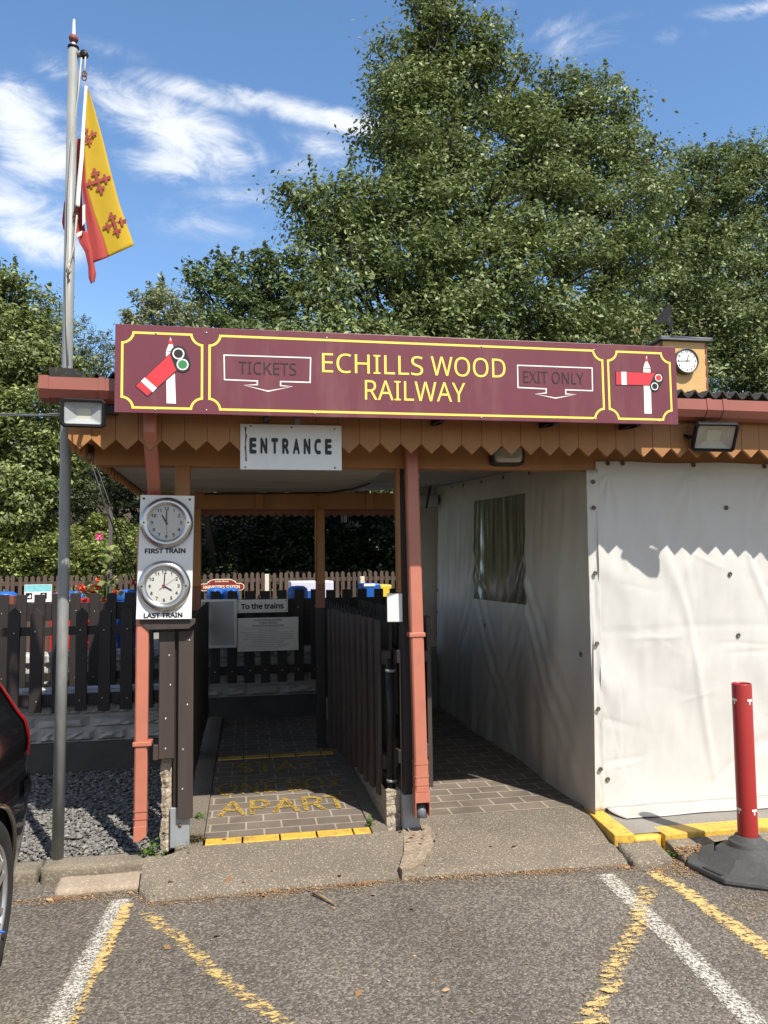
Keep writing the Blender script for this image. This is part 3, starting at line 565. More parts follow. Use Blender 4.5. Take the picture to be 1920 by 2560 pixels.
# ------------------------------------------------------------------ station building
BY = 4.40                    # front face of the main beam
def valance_boards(x0, x1, y, ztip, ztop, mat, parent, p=.1135, along='x', name='valance_board', each=True, t=.02):
    """pointed boards hung side by side; every board is a part"""
    n = int(round((x1-x0)/p))
    for i in range(n):
        a = x0+i*(x1-x0)/n+.0008; c = x0+(i+1)*(x1-x0)/n-.0008; j = random.uniform(-.003, .003)
        pts = [(a, ztop), (a, ztip+.052+j), ((a+c)/2, ztip+j), (c, ztip+.052+j), (c, ztop)]
        b = MB(); dy = random.uniform(-.001, .001)
        if along == 'x': b.prism(pts, y+dy, y+t+dy)
        else:
            b.prism(pts, 0, t); b.v = [(y+v[1], v[0], v[2]) for v in b.v]
        b.build(name, mat, parent, bevel=.001, seg=1)
def building():
    T = thing('station_canopy', 'orange timber station canopy with pointed valance boards, brown posts and black corrugated roof', 'canopy', (.9, 5.5, 0))
    b = MB(); b.box(-.823, 6.5, BY, BY+.10, 2.188, 2.40); b.build('beam', 'orange_shade', T, bevel=.004)
    valance_boards(-.88, 6.5, 4.03, 2.218, 2.52, 'orange_shade', T)
    valance_boards(4.052, 6.7, -.88, 2.218, 2.52, 'orange_shade', T, along='y', p=.13)
    b = MB(); b.box(-.88, 6.5, 4.052, 4.072, 2.40, 2.56); b.build('fascia', 'orange', T)
    b = MB(); b.box(-.85, -.81, 4.10, 6.7, 2.30, 2.5); b.build('beam', 'orange_shade', T, bevel=.004)
    b = MB(); b.box(-.85, .93, 4.08, 4.398, 2.40, 2.42); b.build('soffit', 'ceiling', T)
    # ceilings
    b = MB()
    for i in range(7):
        y0 = 4.502+i*.306; b.box(-.84, .93, y0, y0+.303, 2.265+random.uniform(0, .002), 2.28)
    b.build('ceiling', 'ceiling', T)
    b = MB(); b.add([(.93, 4.5, 2.262), (2.6, 4.5, 2.30), (2.6, 8.9, 2.56), (.93, 8.9, 2.50)], [(0, 1, 2, 3)]); b.build('ceiling', 'ceiling', T)
    b = MB(); b.box(-.85, 1.40, 6.62, 6.70, 2.118, 2.262); b.build('beam', 'orange_shade', T, bevel=.004)
    for x in (.11, 1.06): 
        b = MB(); b.box(x-.03, x+.035, 6.59, 6.618, 2.122, 2.26); b.build('beam_block', 'orange_shade', T, bevel=.003)
    n = 33
    b = MB()
    for i in range(n):
        a = -.85+i*.0692; b.prism([(a, 2.16), (a, 2.085), (a+.034, 2.06), (a+.068, 2.085), (a+.068, 2.16)], 6.76, 6.775)
    b.build('valance', 'redbrown', T)
    b = MB(); b.tube([(-.35, 6.6, 2.245), (.2, 6.59, 2.25), (.7, 6.59, 2.257), (.86, 6.2, 2.252), (.9, 5.6, 2.23)], .008, 8); b.build('cable', 'cable', T)
    b = MB(); b.tube([(.66, 6.6, 2.25), (.60, 6.57, 2.24), (.585, 6.545, 2.20), (.583, 6.545, 1.5)], .009, 8); b.build('cable', 'orange_shade', T)
    # posts
    def post(x0, x1, y0, y1, zs, mats, names):
        for (a, c), mt, nm in zip(zip(zs, zs[1:]), mats, names):
            b = MB(); b.box(x0, x1, y0, y1, a, c); b.build(nm, mt, T, bevel=.005)
    post(-.408, -.305, 4.425, 4.50, (.10, .315), ['zinc'], ['post_shoe'])
    post(-.395, -.312, 4.43, 4.495, (.315, 1.33, 2.262), ['darkbrown', 'orange_shade'], ['post', 'post'])
    b = MB(); b.lathe([(.009, 0), (.011, .003), (.004, .009), (.001, .009)], 10, facing((-.355, 4.425, .22))); b.build('bolt', 'rust', T)
    post(.885, .985, 4.43, 4.52, (.10, .30), ['zinc'], ['post_shoe'])
    post(.898, .975, 4.435, 4.515, (.30, 2.262), ['darkbrown'], ['post'])
    b = MB(); b.box(.878, .896, 4.432, 4.518, 1.455, 2.262); b.build('post_facing', 'orange_shade', T, bevel=.003)
    post(.585, .662, 6.55, 6.615, (.10, 1.27, 1.47, 2.116), ['darkbrown', 'redbrown', 'orange_shade'], ['post']*3)
    post(-.45, -.37, 6.55, 6.615, (.10, 1.27, 1.47, 2.116), ['darkbrown', 'redbrown', 'orange_shade'], ['post']*3)
    post(2.14, 2.22, 8.66, 8.74, (.0, 2.5), ['darkbrown'], ['post'])
    # brown boards of the left post
    for x0, x1, z0 in ((-.468, -.386, .585), (-.366, -.286, .262)):
        b = MB(); b.box(x0, x1, 4.395, 4.422, z0, 1.272); o = b.build('post_board', 'brown', T, bevel=.003)
        s = MB()
        for z in ([1.14, .98, .80, .64] if z0 > .5 else [1.22, .87, .63, .42]):
            s.lathe([(.0055, 0), (.006, .002), (.003, .003), (.0005, .001)], 10, facing(((x0+x1)/2+random.uniform(-.02, .02), 4.395, z)))
        s.build('screws', 'chrome', o)
    b = MB(); b.box(-.498, -.470, 4.40, 4.43, .58, .66); b.build('post_block', 'brown', T, bevel=.003)
    b = MB(); b.prism([(-.565, 1.338), (-.565, 1.322), (-.525, 1.285), (-.31, 1.285), (-.275, 1.312), (-.275, 1.338)], 4.345, 4.42); b.build('ledge', 'brown', T, bevel=.003)
    # rough edge of the low wall beside the left post
    rows = []; b = MB()
    for k in range(26):
        z = .08+.49*k/25; xr = -.402+.004*noise.noise((z*20, 1, 0)); xl = -.458+.016*noise.noise((z*9, 4, 0))+.008*noise.noise((z*33, 8, 0))
        rows.append([(xl, 4.56, z), (xl, 4.46+.01*noise.noise((z*25, 7, 0)), z), ((xl+xr)/2, 4.445+.012*noise.noise((z*30, 2, 0)), z), (xr, 4.455, z), (xr, 4.56, z)])
    b.grid(rows, smooth=False); b.build('wall_stub', 'aggregate', T)
    # corrugated roof
    rows = []; n = 520
    for y, z in ((3.955, 2.578), (9.2, 2.93)):
        rows.append([(-.93+7.6*i/n, y, z+.023*math.sin(2*math.pi*(7.6*i/n)/.086)+.004*noise.noise((i*.13, y, 0))) for i in range(n+1)])
    b = MB(); b.grid(rows); o = b.build('roof', 'roof', T)
    so_ = o.modifiers.new('thick', 'SOLIDIFY'); so_.thickness = .012
    b = MB(); b.prism([(-.955, 2.545), (-.955, 2.612), (-.82, 2.606), (-.78, 2.57), (-.78, 2.545)], 3.95, 3.975); b.build('verge_trim', 'roof', T)
    # moss and debris on the roof edge
    N = 900; x = RNG.uniform(-.8, 6, N); c = np.stack([x, RNG.uniform(3.95, 4.05, N), RNG.uniform(2.565, 2.595, N)], 1)
    leaves_mesh('roof_moss', c, RNG.uniform(.004, .011, N), 'litter_dark', T, asp=.7)
    # gutter: half-octagon with end cap, clips
    prof = [(3.902, 2.552), (3.895, 2.49), (3.918, 2.452), (3.972, 2.440), (4.018, 2.452), (4.026, 2.55)]
    def gut(x0, x1, off, z1=0):
        rows = [[(x, 3.956+(p[0]-3.956)*(1+off), 2.49+(p[1]-2.49)*(1+off)-.0055*(x+.98)) for p in prof] for x in (x0, x1)]
        return rows
    b = MB(); b.grid(gut(-.985, 6.5, 0), smooth=False); G = b.build('gutter', 'gutter', T); mo = G.modifiers.new('t', 'SOLIDIFY'); mo.thickness = .003
    b = MB(); r = gut(-.99, -.945, .09); b.grid(r, smooth=False); b.add([r[0][i] for i in range(6)], [tuple(range(6))]); cpo = b.build('end_cap', 'gutter', G); cpo.modifiers.new('t', 'SOLIDIFY').thickness = .004
    for x in (-.70, .2, 1.1, 2.0, 2.58, 2.68, 3.6): b = MB(); b.grid(gut(x-.014, x+.014, .07), smooth=False); b.build('gutter_clip', 'gutter', G).modifiers.new('t', 'SOLIDIFY').thickness = .003
    b = MB(); b.tube([(2.60, 3.98, 2.44), (2.62, 3.99, 2.40), (2.58, 4.02, 2.385)], [.02, .016, .012], 8); b.build('gutter_bracket', 'gutter', G)
    b = MB(); b.box(-.76, -.64, 3.99, 4.025, 2.392, 2.452); b.build('bracket_block', 'blackplastic', T)
    # downpipes
    def sq(path, w, d):
        rows = []
        for x, y, z in path:
            h = w/2; e = d/2; c = .008
            ring = [(-h+c, -e), (h-c, -e), (h, -e+c), (h, e-c), (h-c, e), (-h+c, e), (-h, e-c), (-h, -e+c), (-h+c, -e)]
            rows.append([(x+a, y+q, z) for a, q in ring])
        b = MB(); b.grid(rows, smooth=False); return b
    P1 = [(-.478, 4.0, 2.47), (-.478, 4.0, 2.30), (-.482, 4.06, 2.25), (-.492, 4.31, 2.06), (-.50, 4.385, 2.02), (-.50, 4.39, 1.95), (-.553, 4.385, 1.80), (-.556, 4.385, .25)]
    dp = sq(P1, .066, .062); D = dp.build('downpipe', 'salmon', T)
    b = MB(); b.prism([(-.589, .252), (-.589, .168), (-.556, .172), (-.523, .195), (-.523, .252)], 4.353, 4.415); b.build('shoe', 'salmon', D, bevel=.004)
    for z in (.33, .29): sq([(-.556, 4.385, z-.004), (-.556, 4.385, z+.004)], .073, .07).build('collar', 'salmon', D)
    b = MB(); b.box(-.597, -.50, 4.345, 4.43, .668, .690); b.build('pipe_clip', 'salmon', D, bevel=.003)
    xr = lambda z: .948+.050*(2.2-z)/1.9*.55
    P2 = [(xr(2.45), 4.352, 2.45), (xr(1.2), 4.352, 1.2), (xr(.285), 4.352, .285)]
    D2 = sq(P2, .074, .066).build('downpipe', 'salmon', T)
    for z, w in ((2.14, .079), (2.125, .079), (.50, .083), (.43, .083), (.385, .083), (.35, .083)): sq([(xr(z), 4.352, z-.006), (xr(z), 4.352, z+.006)], w, w-.006).build('collar', 'salmon', D2)
    sq([(xr(.48), 4.352, .52), (xr(.33), 4.352, .33)], .0795, .072).build('socket', 'salmon', D2)
    b = MB(); b.box(xr(1.22)-.048, xr(1.22)+.045, 4.312, 4.40, 1.208, 1.232); b.build('pipe_clip', 'salmon', D2, bevel=.003)
    x0 = xr(.25)
    b = MB(); b.box(x0-.042, x0-.038, 4.315, 4.40, .205, .345); b.box(x0+.038, x0+.042, 4.315, 4.40, .205, .345); b.box(x0-.038, x0+.038, 4.315, 4.319, .285, .345); b.box(x0-.038, x0+.038, 4.396, 4.40, .205, .345); b.build('shoe', 'salmon', D2)
    b = MB(); b.tube([(x0, 4.36, .19), (x0+.002, 4.375, .26)], [.034, .03], 12); b.build('drain_spigot', 'lead', D2)
    return T
M['litter_dark'] = leaf_mat('roof moss and debris', (.03, .028, .012), (.16, .12, .05), rough=.9, trans=0, spec=.2)
CANOPY = building()

# ------------------------------------------------------------------ main sign
def notched(x0, x1, z0, z1, r, w, n=7):
    """yellow line frame with inward-curved corners"""
    def loop(k):
        X0, X1, Z0, Z1 = x0+k, x1-k, z0+k, z1-k; R = r; out = []
        for (cx, cz, a0) in ((X1+k, Z1+k, 180), (X1+k, Z0-k, 90), (X0-k, Z0-k, 0), (X0-k, Z1+k, -90)):
            RR = R+k; ea = math.degrees(math.asin(k/RR))
            for i in range(n+1):
                a = rad(a0+ea+(90-2*ea)*i/n)
                out.append((cx+RR*math.cos(a), cz+RR*math.sin(a)))
        return out
    return loop(0), loop(w)
def main_sign():
    Y = 3.80; yf = Y-.001
    T = thing('station_name_sign', 'long maroon railway name sign with yellow lettering and two painted signals above the entrance', 'sign', (.85, Y, 2.36))
    x0, x1, z0, z1 = -.622, 2.325, 2.362, 2.795
    b = MB(); b.box(x0, x1, Y, Y+.018, z0, z1); b.build('board', 'maroon', T, bevel=.002)
    for xa in (0.1, 1.0, 1.62, 2.1):
        b = MB(); b.prism([(0, 2.35), (.0, 2.368), (.20, 2.368), (.20, 2.40)], -.012, .012); b.v = [(xa+v[1], Y+.02+v[0], v[2]) for v in b.v]; b.build('bracket', 'blackmetal', T)
        b = MB(); b.box(xa-.012, xa+.012, Y+.018, Y+.03, 2.35, 2.78); b.build('bracket', 'blackmetal', T)
    S = lambda x, y: XZ(x, y, yf)
    def ring(px):          # frame given by four photo points: left, right, top, bottom
        (l, r_, t, bt) = px
        a = MB(); o, i = notched(l, r_, bt, t, .052, .0115); n = len(o)
        a.add([(p[0], yf, p[1]) for p in o]+[(p[0], yf, p[1]) for p in i], [(k, (k+1) % n, n+(k+1) % n, n+k) for k in range(n)])
        return a
    kx = (x1-x0)
    def fx(px, py): return S(px, py)
    # frame rectangles in sign metres
    l1 = fx(261, 790)[0]; r1 = fx(439, 800)[0]; t1 = fx(350, 718)[1]; b1 = fx(350, 884)[1]
    l2 = fx(450, 800)[0]; r2 = fx(1305, 830)[0]; l3 = fx(1313, 830)[0]; r3 = fx(1451, 840)[0]
    for q in ((l1, r1, t1, b1), (l2, r2, t1, b1), (l3, r3, t1, b1)): ring(q).build('yellow_border', 'sign_yellow', T, recalc=False)
    def word(s, cx, cy, wl, wr, h, mat, nm, bold=0):
        c = S(cx, cy); w = S(wr, cy)[0]-S(wl, cy)[0]; hh = S(cx, cy-h/2)[1]-S(cx, cy+h/2)[1]
        b = MB(); b.text(s, facing((c[0], yf, c[1])), w=w, h=hh, bold=bold); return b.build(nm, mat, T, recalc=False)
    word('ECHILLS', 806, 787, 698, 916, 42, 'sign_yellow', 'lettering', -.004); word('WOOD', 1012, 793, 932, 1093, 42, 'sign_yellow', 'lettering', -.004)
    word('RAILWAY', 898, 845, 790, 1007, 42, 'sign_yellow', 'lettering', -.004)
    word('TICKETS', 578, 796, 516, 641, 27, 'maroon_ink', 'lettering', -.012)
    word('EXIT ONLY', 1196, 816, 1132, 1262, 26, 'maroon_ink', 'lettering', -.012)
    def line(pts, w, mat, nm, closed=True):
        b = MB(); P = [Vector((p[0], 0, p[1])) for p in pts]; n = len(P)
        # constant-width outline by offsetting each corner
        o = []; i_ = []
        for k in range(n):
            a, p, c = P[k-1], P[k], P[(k+1) % n]
            d1 = (p-a).normalized(); d2 = (c-p).normalized(); n1 = Vector((d1.z, 0, -d1.x)); n2 = Vector((d2.z, 0, -d2.x)); m_ = (n1+n2); m_ = m_/max(.35, m_.dot(n1))
            o.append(p+m_*w/2); i_.append(p-m_*w/2)
        b.add([(p.x, yf, p.z) for p in o]+[(p.x, yf, p.z) for p in i_], [(k, (k+1) % n, n+(k+1) % n, n+k) for k in range(n)])
        return b.build(nm, mat, T, recalc=False)
    line([S(*p) for p in ((484, 767), (671, 773), (670, 826), (606, 824), (606, 833), (632, 835), (579, 845), (527, 832), (556, 831), (556, 823), (485, 820))], .0062, 'sign_white', 'ticket_arrow')
    line([S(*p) for p in ((1118, 789), (1279, 795), (1280, 844), (1222, 842), (1222, 851), (1245, 852), (1200, 860), (1156, 851), (1180, 849), (1180, 840), (1119, 837))], .0062, 'sign_white', 'exit_arrow')
    def poly(pts, mat, nm, par, d):
        b = MB(); b.add([(p[0], yf-d, p[1]) for p in pts], [tuple(range(len(pts)))]); return b.build(nm, mat, par, recalc=False)
    def signal(img, scale, arm_deg, pivot, lamps, first, capw, nm):
        """img: photo->sign; a semaphore signal: post, cap, finial ball, arm with white bar, spectacle"""
        G = poly([S(*p) for p in img['post']], 'sign_white', nm, T, .0004)
        poly([S(*p) for p in img['cap']], 'sign_white', 'post_cap', G, .0004)
        for q in img['bars']: poly([S(*p) for p in q], 'black', 'post_band', G, .0008)
        for p, r in img['balls']:
            c = S(*p); poly([(c[0]+r*math.cos(k*.42), c[1]+r*math.sin(k*.42)) for k in range(15)], 'sign_red', 'finial', G, .0012)
        poly([S(*p) for p in img['tip']], 'sign_white', 'finial_tip', G, .0012)
        poly([S(*p) for p in img['armout']], 'black', 'arm_outline', G, .0010)
        poly([S(*p) for p in img['arm']], 'sign_red', 'arm', G, .0014)
        poly([S(*p) for p in img['armwhite']], 'sign_white', 'arm_bar', G, .0018)
        (c1, c2, r) = img['spect']; c1 = S(*c1); c2 = S(*c2)
        d = Vector((c2[0]-c1[0], c2[1]-c1[1])); a = math.atan2(d.y, d.x); pts = []
        R = r*1.18
        for k in range(11): q = a+math.pi/2+math.pi*k/10; pts.append((c1[0]+R*math.cos(q), c1[1]+R*math.sin(q)))
        for k in range(11): q = a-math.pi/2+math.pi*k/10; pts.append((c2[0]+R*math.cos(q), c2[1]+R*math.sin(q)))
        poly(pts, 'black', 'spectacle', G, .0022)
        for c, colr in ((c1, img['cols'][0]), (c2, img['cols'][1])):
            poly([(c[0]+r*.86*math.cos(k*.3142), c[1]+r*.86*math.sin(k*.3142)) for k in range(20)], 'sign_white', 'lens_ring', G, .0026)
            poly([(c[0]+r*.66*math.cos(k*.3142), c[1]+r*.66*math.sin(k*.3142)) for k in range(20)], colr, 'lens', G, .0030)
    q = lambda x, y: (250/1.15734+x*(750/1659)/1.15734, 780/1.15734+y*(500/1106)/1.15734)      # from the 250..1000 enlargement
    signal(dict(post=[q(365, 218), q(410, 222), q(420, 507), q(368, 505)], cap=[q(365, 215), q(382, 175), q(400, 175), q(413, 215), q(411, 222), q(365, 218)],
                bars=[[q(364, 214), q(412, 218), q(412, 221), q(364, 217)]], balls=[(q(390, 168), .0098)], tip=[q(385, 157), q(390, 138), q(396, 158)],
                armout=[q(194, 408), q(402, 214), q(470, 290), q(263, 470)], arm=[q(199, 409), q(400, 220), q(462, 288), q(263, 464)],
                armwhite=[q(226, 383), q(247, 362), q(315, 420), q(292, 444)], spect=(q(434, 231), q(457, 291), .0330), cols=('black', 'sign_green')), 1, 0, 0, 0, 0, 0, 'clear_signal')
    q2 = lambda x, y: (1500/1.15734+x*(420/1659)/1.15734, 780/1.15734+y*(420/1659)/1.15734)
    signal(dict(post=[q2(427, 555), q2(497, 557), q2(510, 1004), q2(439, 1003)], cap=[q2(427, 550), q2(447, 490), q2(470, 490), q2(497, 550), q2(497, 557), q2(427, 555)],
                bars=[[q2(427, 550), q2(497, 554), q2(497, 560), q2(427, 556)]], balls=[(q2(458, 474), .0082)], tip=[q2(451, 458), q2(459, 428), q2(466, 458)],
                armout=[q2(152, 585), q2(580, 602), q2(580, 730), q2(155, 722)], arm=[q2(158, 590), q2(575, 606), q2(520, 724), q2(160, 716)],
                armwhite=[q2(208, 590), q2(260, 592), q2(263, 720), q2(212, 718)], spect=(q2(576, 651), q2(538, 735), .0245), cols=('sign_red', 'black')), 1, 0, 0, 0, 0, 0, 'danger_signal')
    s = MB()
    for p in [(337, 720), (446, 719), (706, 730), (1040, 748), (1283, 756), (1425, 766), (335, 885), (446, 886), (680, 893), (1040, 902), (1284, 904), (1424, 910)]:
        c = S(*p); s.lathe([(.004, 0), (.0045, .002), (.001, .0015)], 8, facing((c[0], yf, c[1])))
    s.build('screws', 'chrome', T)
main_sign()

def entrance_sign():
    Y = 4.018; T = thing('entrance_sign', 'white metal ENTRANCE sign with bold black capitals and a rust streak', 'sign', (.23, Y, 2.1))
    x0, z1 = XZ(519, 915, Y); x1, z0 = XZ(738.5, 1016, Y)
    b = MB(); b.box(x0, x1, Y, Y+.006, z0, z1); b.build('board', 'enamel', T, bevel=.002)
    c = XZ(628.5, 964, Y); w = XZ(722, 964, Y)[0]-XZ(536, 964, Y)[0]
    b = MB()
    L_ = 'ENTRANCE'
    for i, ch in enumerate(L_):
        cx = c[0]-w/2+w*(i+.5)/8; b.text(ch, facing((cx, Y-.001, c[1])), w=w/8*.64, h=.084, bold=.048)
    b.build('lettering', 'black', T, recalc=False)
    b = MB(); b.v = []
    for i in range(9): a = random.uniform(-.002, .002); b.box(x0+.024+a, x0+.029+a+random.uniform(0, .004), Y-.0008, Y, z1-.0165-.02*(i+1), z1-.016-.02*i)
    b.build('rust_streak', 'rust', T)
    for fx_, fz in ((.93, .08), (.93, .95), (.05, .95), (.1, .05), (.5, .06)):
        px, pz = x0+(x1-x0)*fx_, z1-(z1-z0)*fz; b = MB(); b.lathe([(.004, .0), (.005, .001), (.001, .0015)], 8, facing((px, Y, pz))); b.build('screw', 'rust', T)
    b = MB(); b.box(c[0]+.02, c[0]+.05, Y+.006, 4.03, z1-.04, z1+.035); b.build('fixing', 'zinc', T)
entrance_sign()

# ------------------------------------------------------------------ clocks and clock board
def numerals(b, cx, cz, y, r, h, serif=True):
    for k in range(1, 13):
        a = rad(90-30*k); s = str(k)
        b.text(s, facing((cx+r*math.cos(a), y, cz+r*math.sin(a))), h=h, bold=.025)
def hand(b, cx, cz, y, deg, L_, w, tail=.0):
    a = rad(90-deg); d = Vector((math.cos(a), math.sin(a))); n = Vector((-d.y, d.x))
    pts = [(-tail*d)+n*w/2, d*L_+n*w*.4, d*L_-n*w*.4, (-tail*d)-n*w/2]
    b.add([(cx+p.x, y, cz+p.y) for p in pts], [(0, 1, 2, 3)])
def clock_board():
    Y = 4.325; T = thing('train_times_board', 'white FIRST TRAIN and LAST TRAIN board on the left post, holding two silver clocks', 'board', (-.42, Y, 1.34))
    pts = [XZ(303.5, 1069, Y), XZ(420, 1071, Y), XZ(413.5, 1337, Y), XZ(293.5, 1338, Y)]
    b = MB(); b.prism(pts, Y, Y+.012); b.build('board', 'board_white', T, bevel=.0015)
    b = MB(); b.box(-.40, -.37, Y+.012, 4.43, 1.42, 1.98); b.build('batten', 'brown', T)
    for s, px, py, l, r_ in (('FIRST TRAIN', 357, 1190, 313, 401), ('LAST TRAIN', 352.5, 1329, 311, 395)):
        c = XZ(px, py, Y); w = XZ(r_, py, Y)[0]-XZ(l, py, Y)[0]
        b = MB(); b.text(s, facing((c[0], Y-.001, c[1])), w=w, h=.0275, bold=.035); b.build('lettering', 'black', T, recalc=False)
    b = MB()
    for p in ((311, 1077), (410, 1079)):
        c = XZ(*p, Y); b.lathe([(.006, 0), (.007, .002), (.003, .003), (.0005, .003)], 10, facing((c[0], Y, c[1])))
    b.build('screws', 'rust', T)
    for (px, py, dx, h, m_, s_, lab) in ((359.5, 1129, 0, 330, 1, 177, 'round silver wall clock above FIRST TRAIN showing eleven'), (354.5, 1266, 0, 121, 3, 55, 'round silver wall clock above LAST TRAIN showing four')):
        c = XZ(px, py, Y-.02); cx, cz = c
        R = (XZ(px+58, py, Y-.02)[0]-XZ(px-58, py, Y-.02)[0])/2*.99
        C_ = tag(thing('wall_clock', lab, 'clock', (cx, Y, cz-R)), None, None, 'clocks on the train times board')
        mt = facing((cx, Y, cz))
        b = MB(); b.lathe([(R*.93, .0), (R, .004), (R*.995, .010), (R*.96, .020), (R*.90, .028), (R*.84, .0315), (R*.78, .031), (R*.72, .027), (R*.70, .024), (R*.685, .018)], 72, mt); b.build('rim', 'silver', C_)
        b = MB(); b.lathe([(R*.692, .0225), (R*.678, .0245), (R*.666, .0225)], 72, mt); b.build('bezel', 'silver', C_)
        b = MB(); b.disc(R*.69, .018, 72, mt); b.build('dial', 'dial', C_, recalc=False)
        b = MB(); numerals(b, cx, cz, Y-.0185, R*.545, R*.135); b.build('numerals', 'black', C_, recalc=False)
        b = MB(); hand(b, cx, cz, Y-.021, h, R*.34, R*.055, R*.08); b.build('hour_hand', 'black', C_, recalc=False)
        b = MB(); hand(b, cx, cz, Y-.022, m_, R*.47, R*.044, R*.08); b.build('minute_hand', 'black', C_, recalc=False)
        b = MB(); hand(b, cx, cz, Y-.023, s_, R*.56, R*.012, R*.22); b.build('second_hand', 'black', C_, recalc=False)
        b = MB(); hand(b, cx, cz, Y-.0225, s_+181, R*.22, R*.022, 0); b.disc(R*.026, .0237, 12, mt); b.build('alarm_hand', 'sign_red', C_, recalc=False)
        b = MB()
        for sx in (-1, 1): b.lathe([(.0045, 0), (.005, .002), (.001, .0015)], 8, facing((cx+sx*R*.83, Y-.032, cz)))
        b.build('screws', 'blackmetal', C_)
clock_board()

# ------------------------------------------------------------------ lamps on the canopy
def floodlight(name, lab, loc, rot, w, h, refl, arm):
    T = thing(name, lab, 'floodlight', loc, 'floodlights on the canopy front')
    mt = Matrix.Translation(loc) @ rot.to_matrix().to_4x4()       # local: X right, Z up, -Y the lamp's face
    def R(b): b.v = [tuple(mt @ Vector(p)) for p in b.v]; return b
    def rr(w, h, c, y):
        p = [(-w/2+c, -h/2), (w/2-c, -h/2), (w/2, -h/2+c), (w/2, h/2-c), (w/2-c, h/2), (-w/2+c, h/2), (-w/2, h/2-c), (-w/2, -h/2+c)]
        return [(a, y, q) for a, q in p+p[:1]]
    k = .017
    b = MB(); b.grid([rr(w-2*k, h-2*k, .006, -.010), rr(w-2*k, h-2*k, .008, -.024), rr(w-.012, h-.012, .012, -.026), rr(w, h, .014, -.020), rr(w, h, .014, 0), rr(w*.8, h*.8, .01, .03)], smooth=False)
    b.add(rr(w*.8, h*.8, .01, .03)[:8], [tuple(range(8))]); R(b).build('housing', 'blackmetal', T)
    b = MB()
    for i in range(9): x = -w*.34+w*.68*i/8; b.box(x-.002, x+.002, .03, .048, -h*.36, h*.36)
    R(b).build('cooling_fins', 'blackmetal', T)
    iw, ih = w-2*k-.001, h-2*k-.001
    b = MB(); b.grid([rr(iw, ih, .006, -.012), rr(iw*.36, ih*.44, .006, .012)], smooth=False); R(b).build('reflector', refl, T)
    b = MB(); b.add(rr(iw*.37, ih*.45, .006, .0115)[:8], [tuple(range(8))]); R(b).build('led_plate', 'led', T)
    b = MB()
    for a, c in zip(arm, arm[1:]):
        b.tube([a, c], .011, 6)
    b.build('mounting_arm', 'blackmetal', T)
    return T
from mathutils import Euler
cL = U(180.5, 893, 3.86); floodlight('floodlight', 'square-on black floodlight with pale reflector on the left corner of the canopy', cL, Euler((rad(6), 0, rad(4))), .205, .138, 'reflector',
    [cL+Vector((0, .04, .05)), cL+Vector((-.0, .10, .08)), Vector((-.70, 4.0, 2.42))])
cR = U(1543, 942, 3.93); floodlight('floodlight', 'tilted black floodlight with dusty glass on the canopy above the white tent', cR, Euler((rad(34), rad(3), rad(-17))), .238, .178, 'reflector_warm',
    [cR+Vector((-.10, .03, .0)), cR+Vector((-.125, .06, .0)), cR+Vector((-.12, .105, .02))])
def bulkhead():
    c = U(1096, 981, 4.36); T = thing('bulkhead_light', 'black-framed bulkhead light on the orange beam, half hidden by the valance points', 'light', (c.x, 4.40, c.z))
    def rr(w, h, r, y): return [(c.x+sx*(w/2-r)+r*math.cos(rad(a)), y, c.z+sz*(h/2-r)+r*math.sin(rad(a))) for sx, sz, a0 in ((1, 1, 0), (-1, 1, 90), (-1, -1, 180), (1, -1, 270)) for a in (a0, a0+30, a0+60, a0+90)]
    cl = lambda r: r+r[:1]
    b = MB(); b.grid([cl(rr(.208, .138, .032, 4.398)), cl(rr(.21, .14, .032, 4.352)), cl(rr(.202, .132, .030, 4.342)), cl(rr(.180, .110, .026, 4.342)), cl(rr(.178, .108, .026, 4.352))], smooth=False); b.build('frame', 'blackplastic', T)
    b = MB(); b.grid([cl(rr(.178, .108, .026, 4.352)), cl(rr(.165, .095, .026, 4.330)), cl(rr(.12, .06, .02, 4.318))]); b.add(rr(.12, .06, .02, 4.318), [tuple(range(16))]); b.build('diffuser', 'reflector_warm', T)
bulkhead()

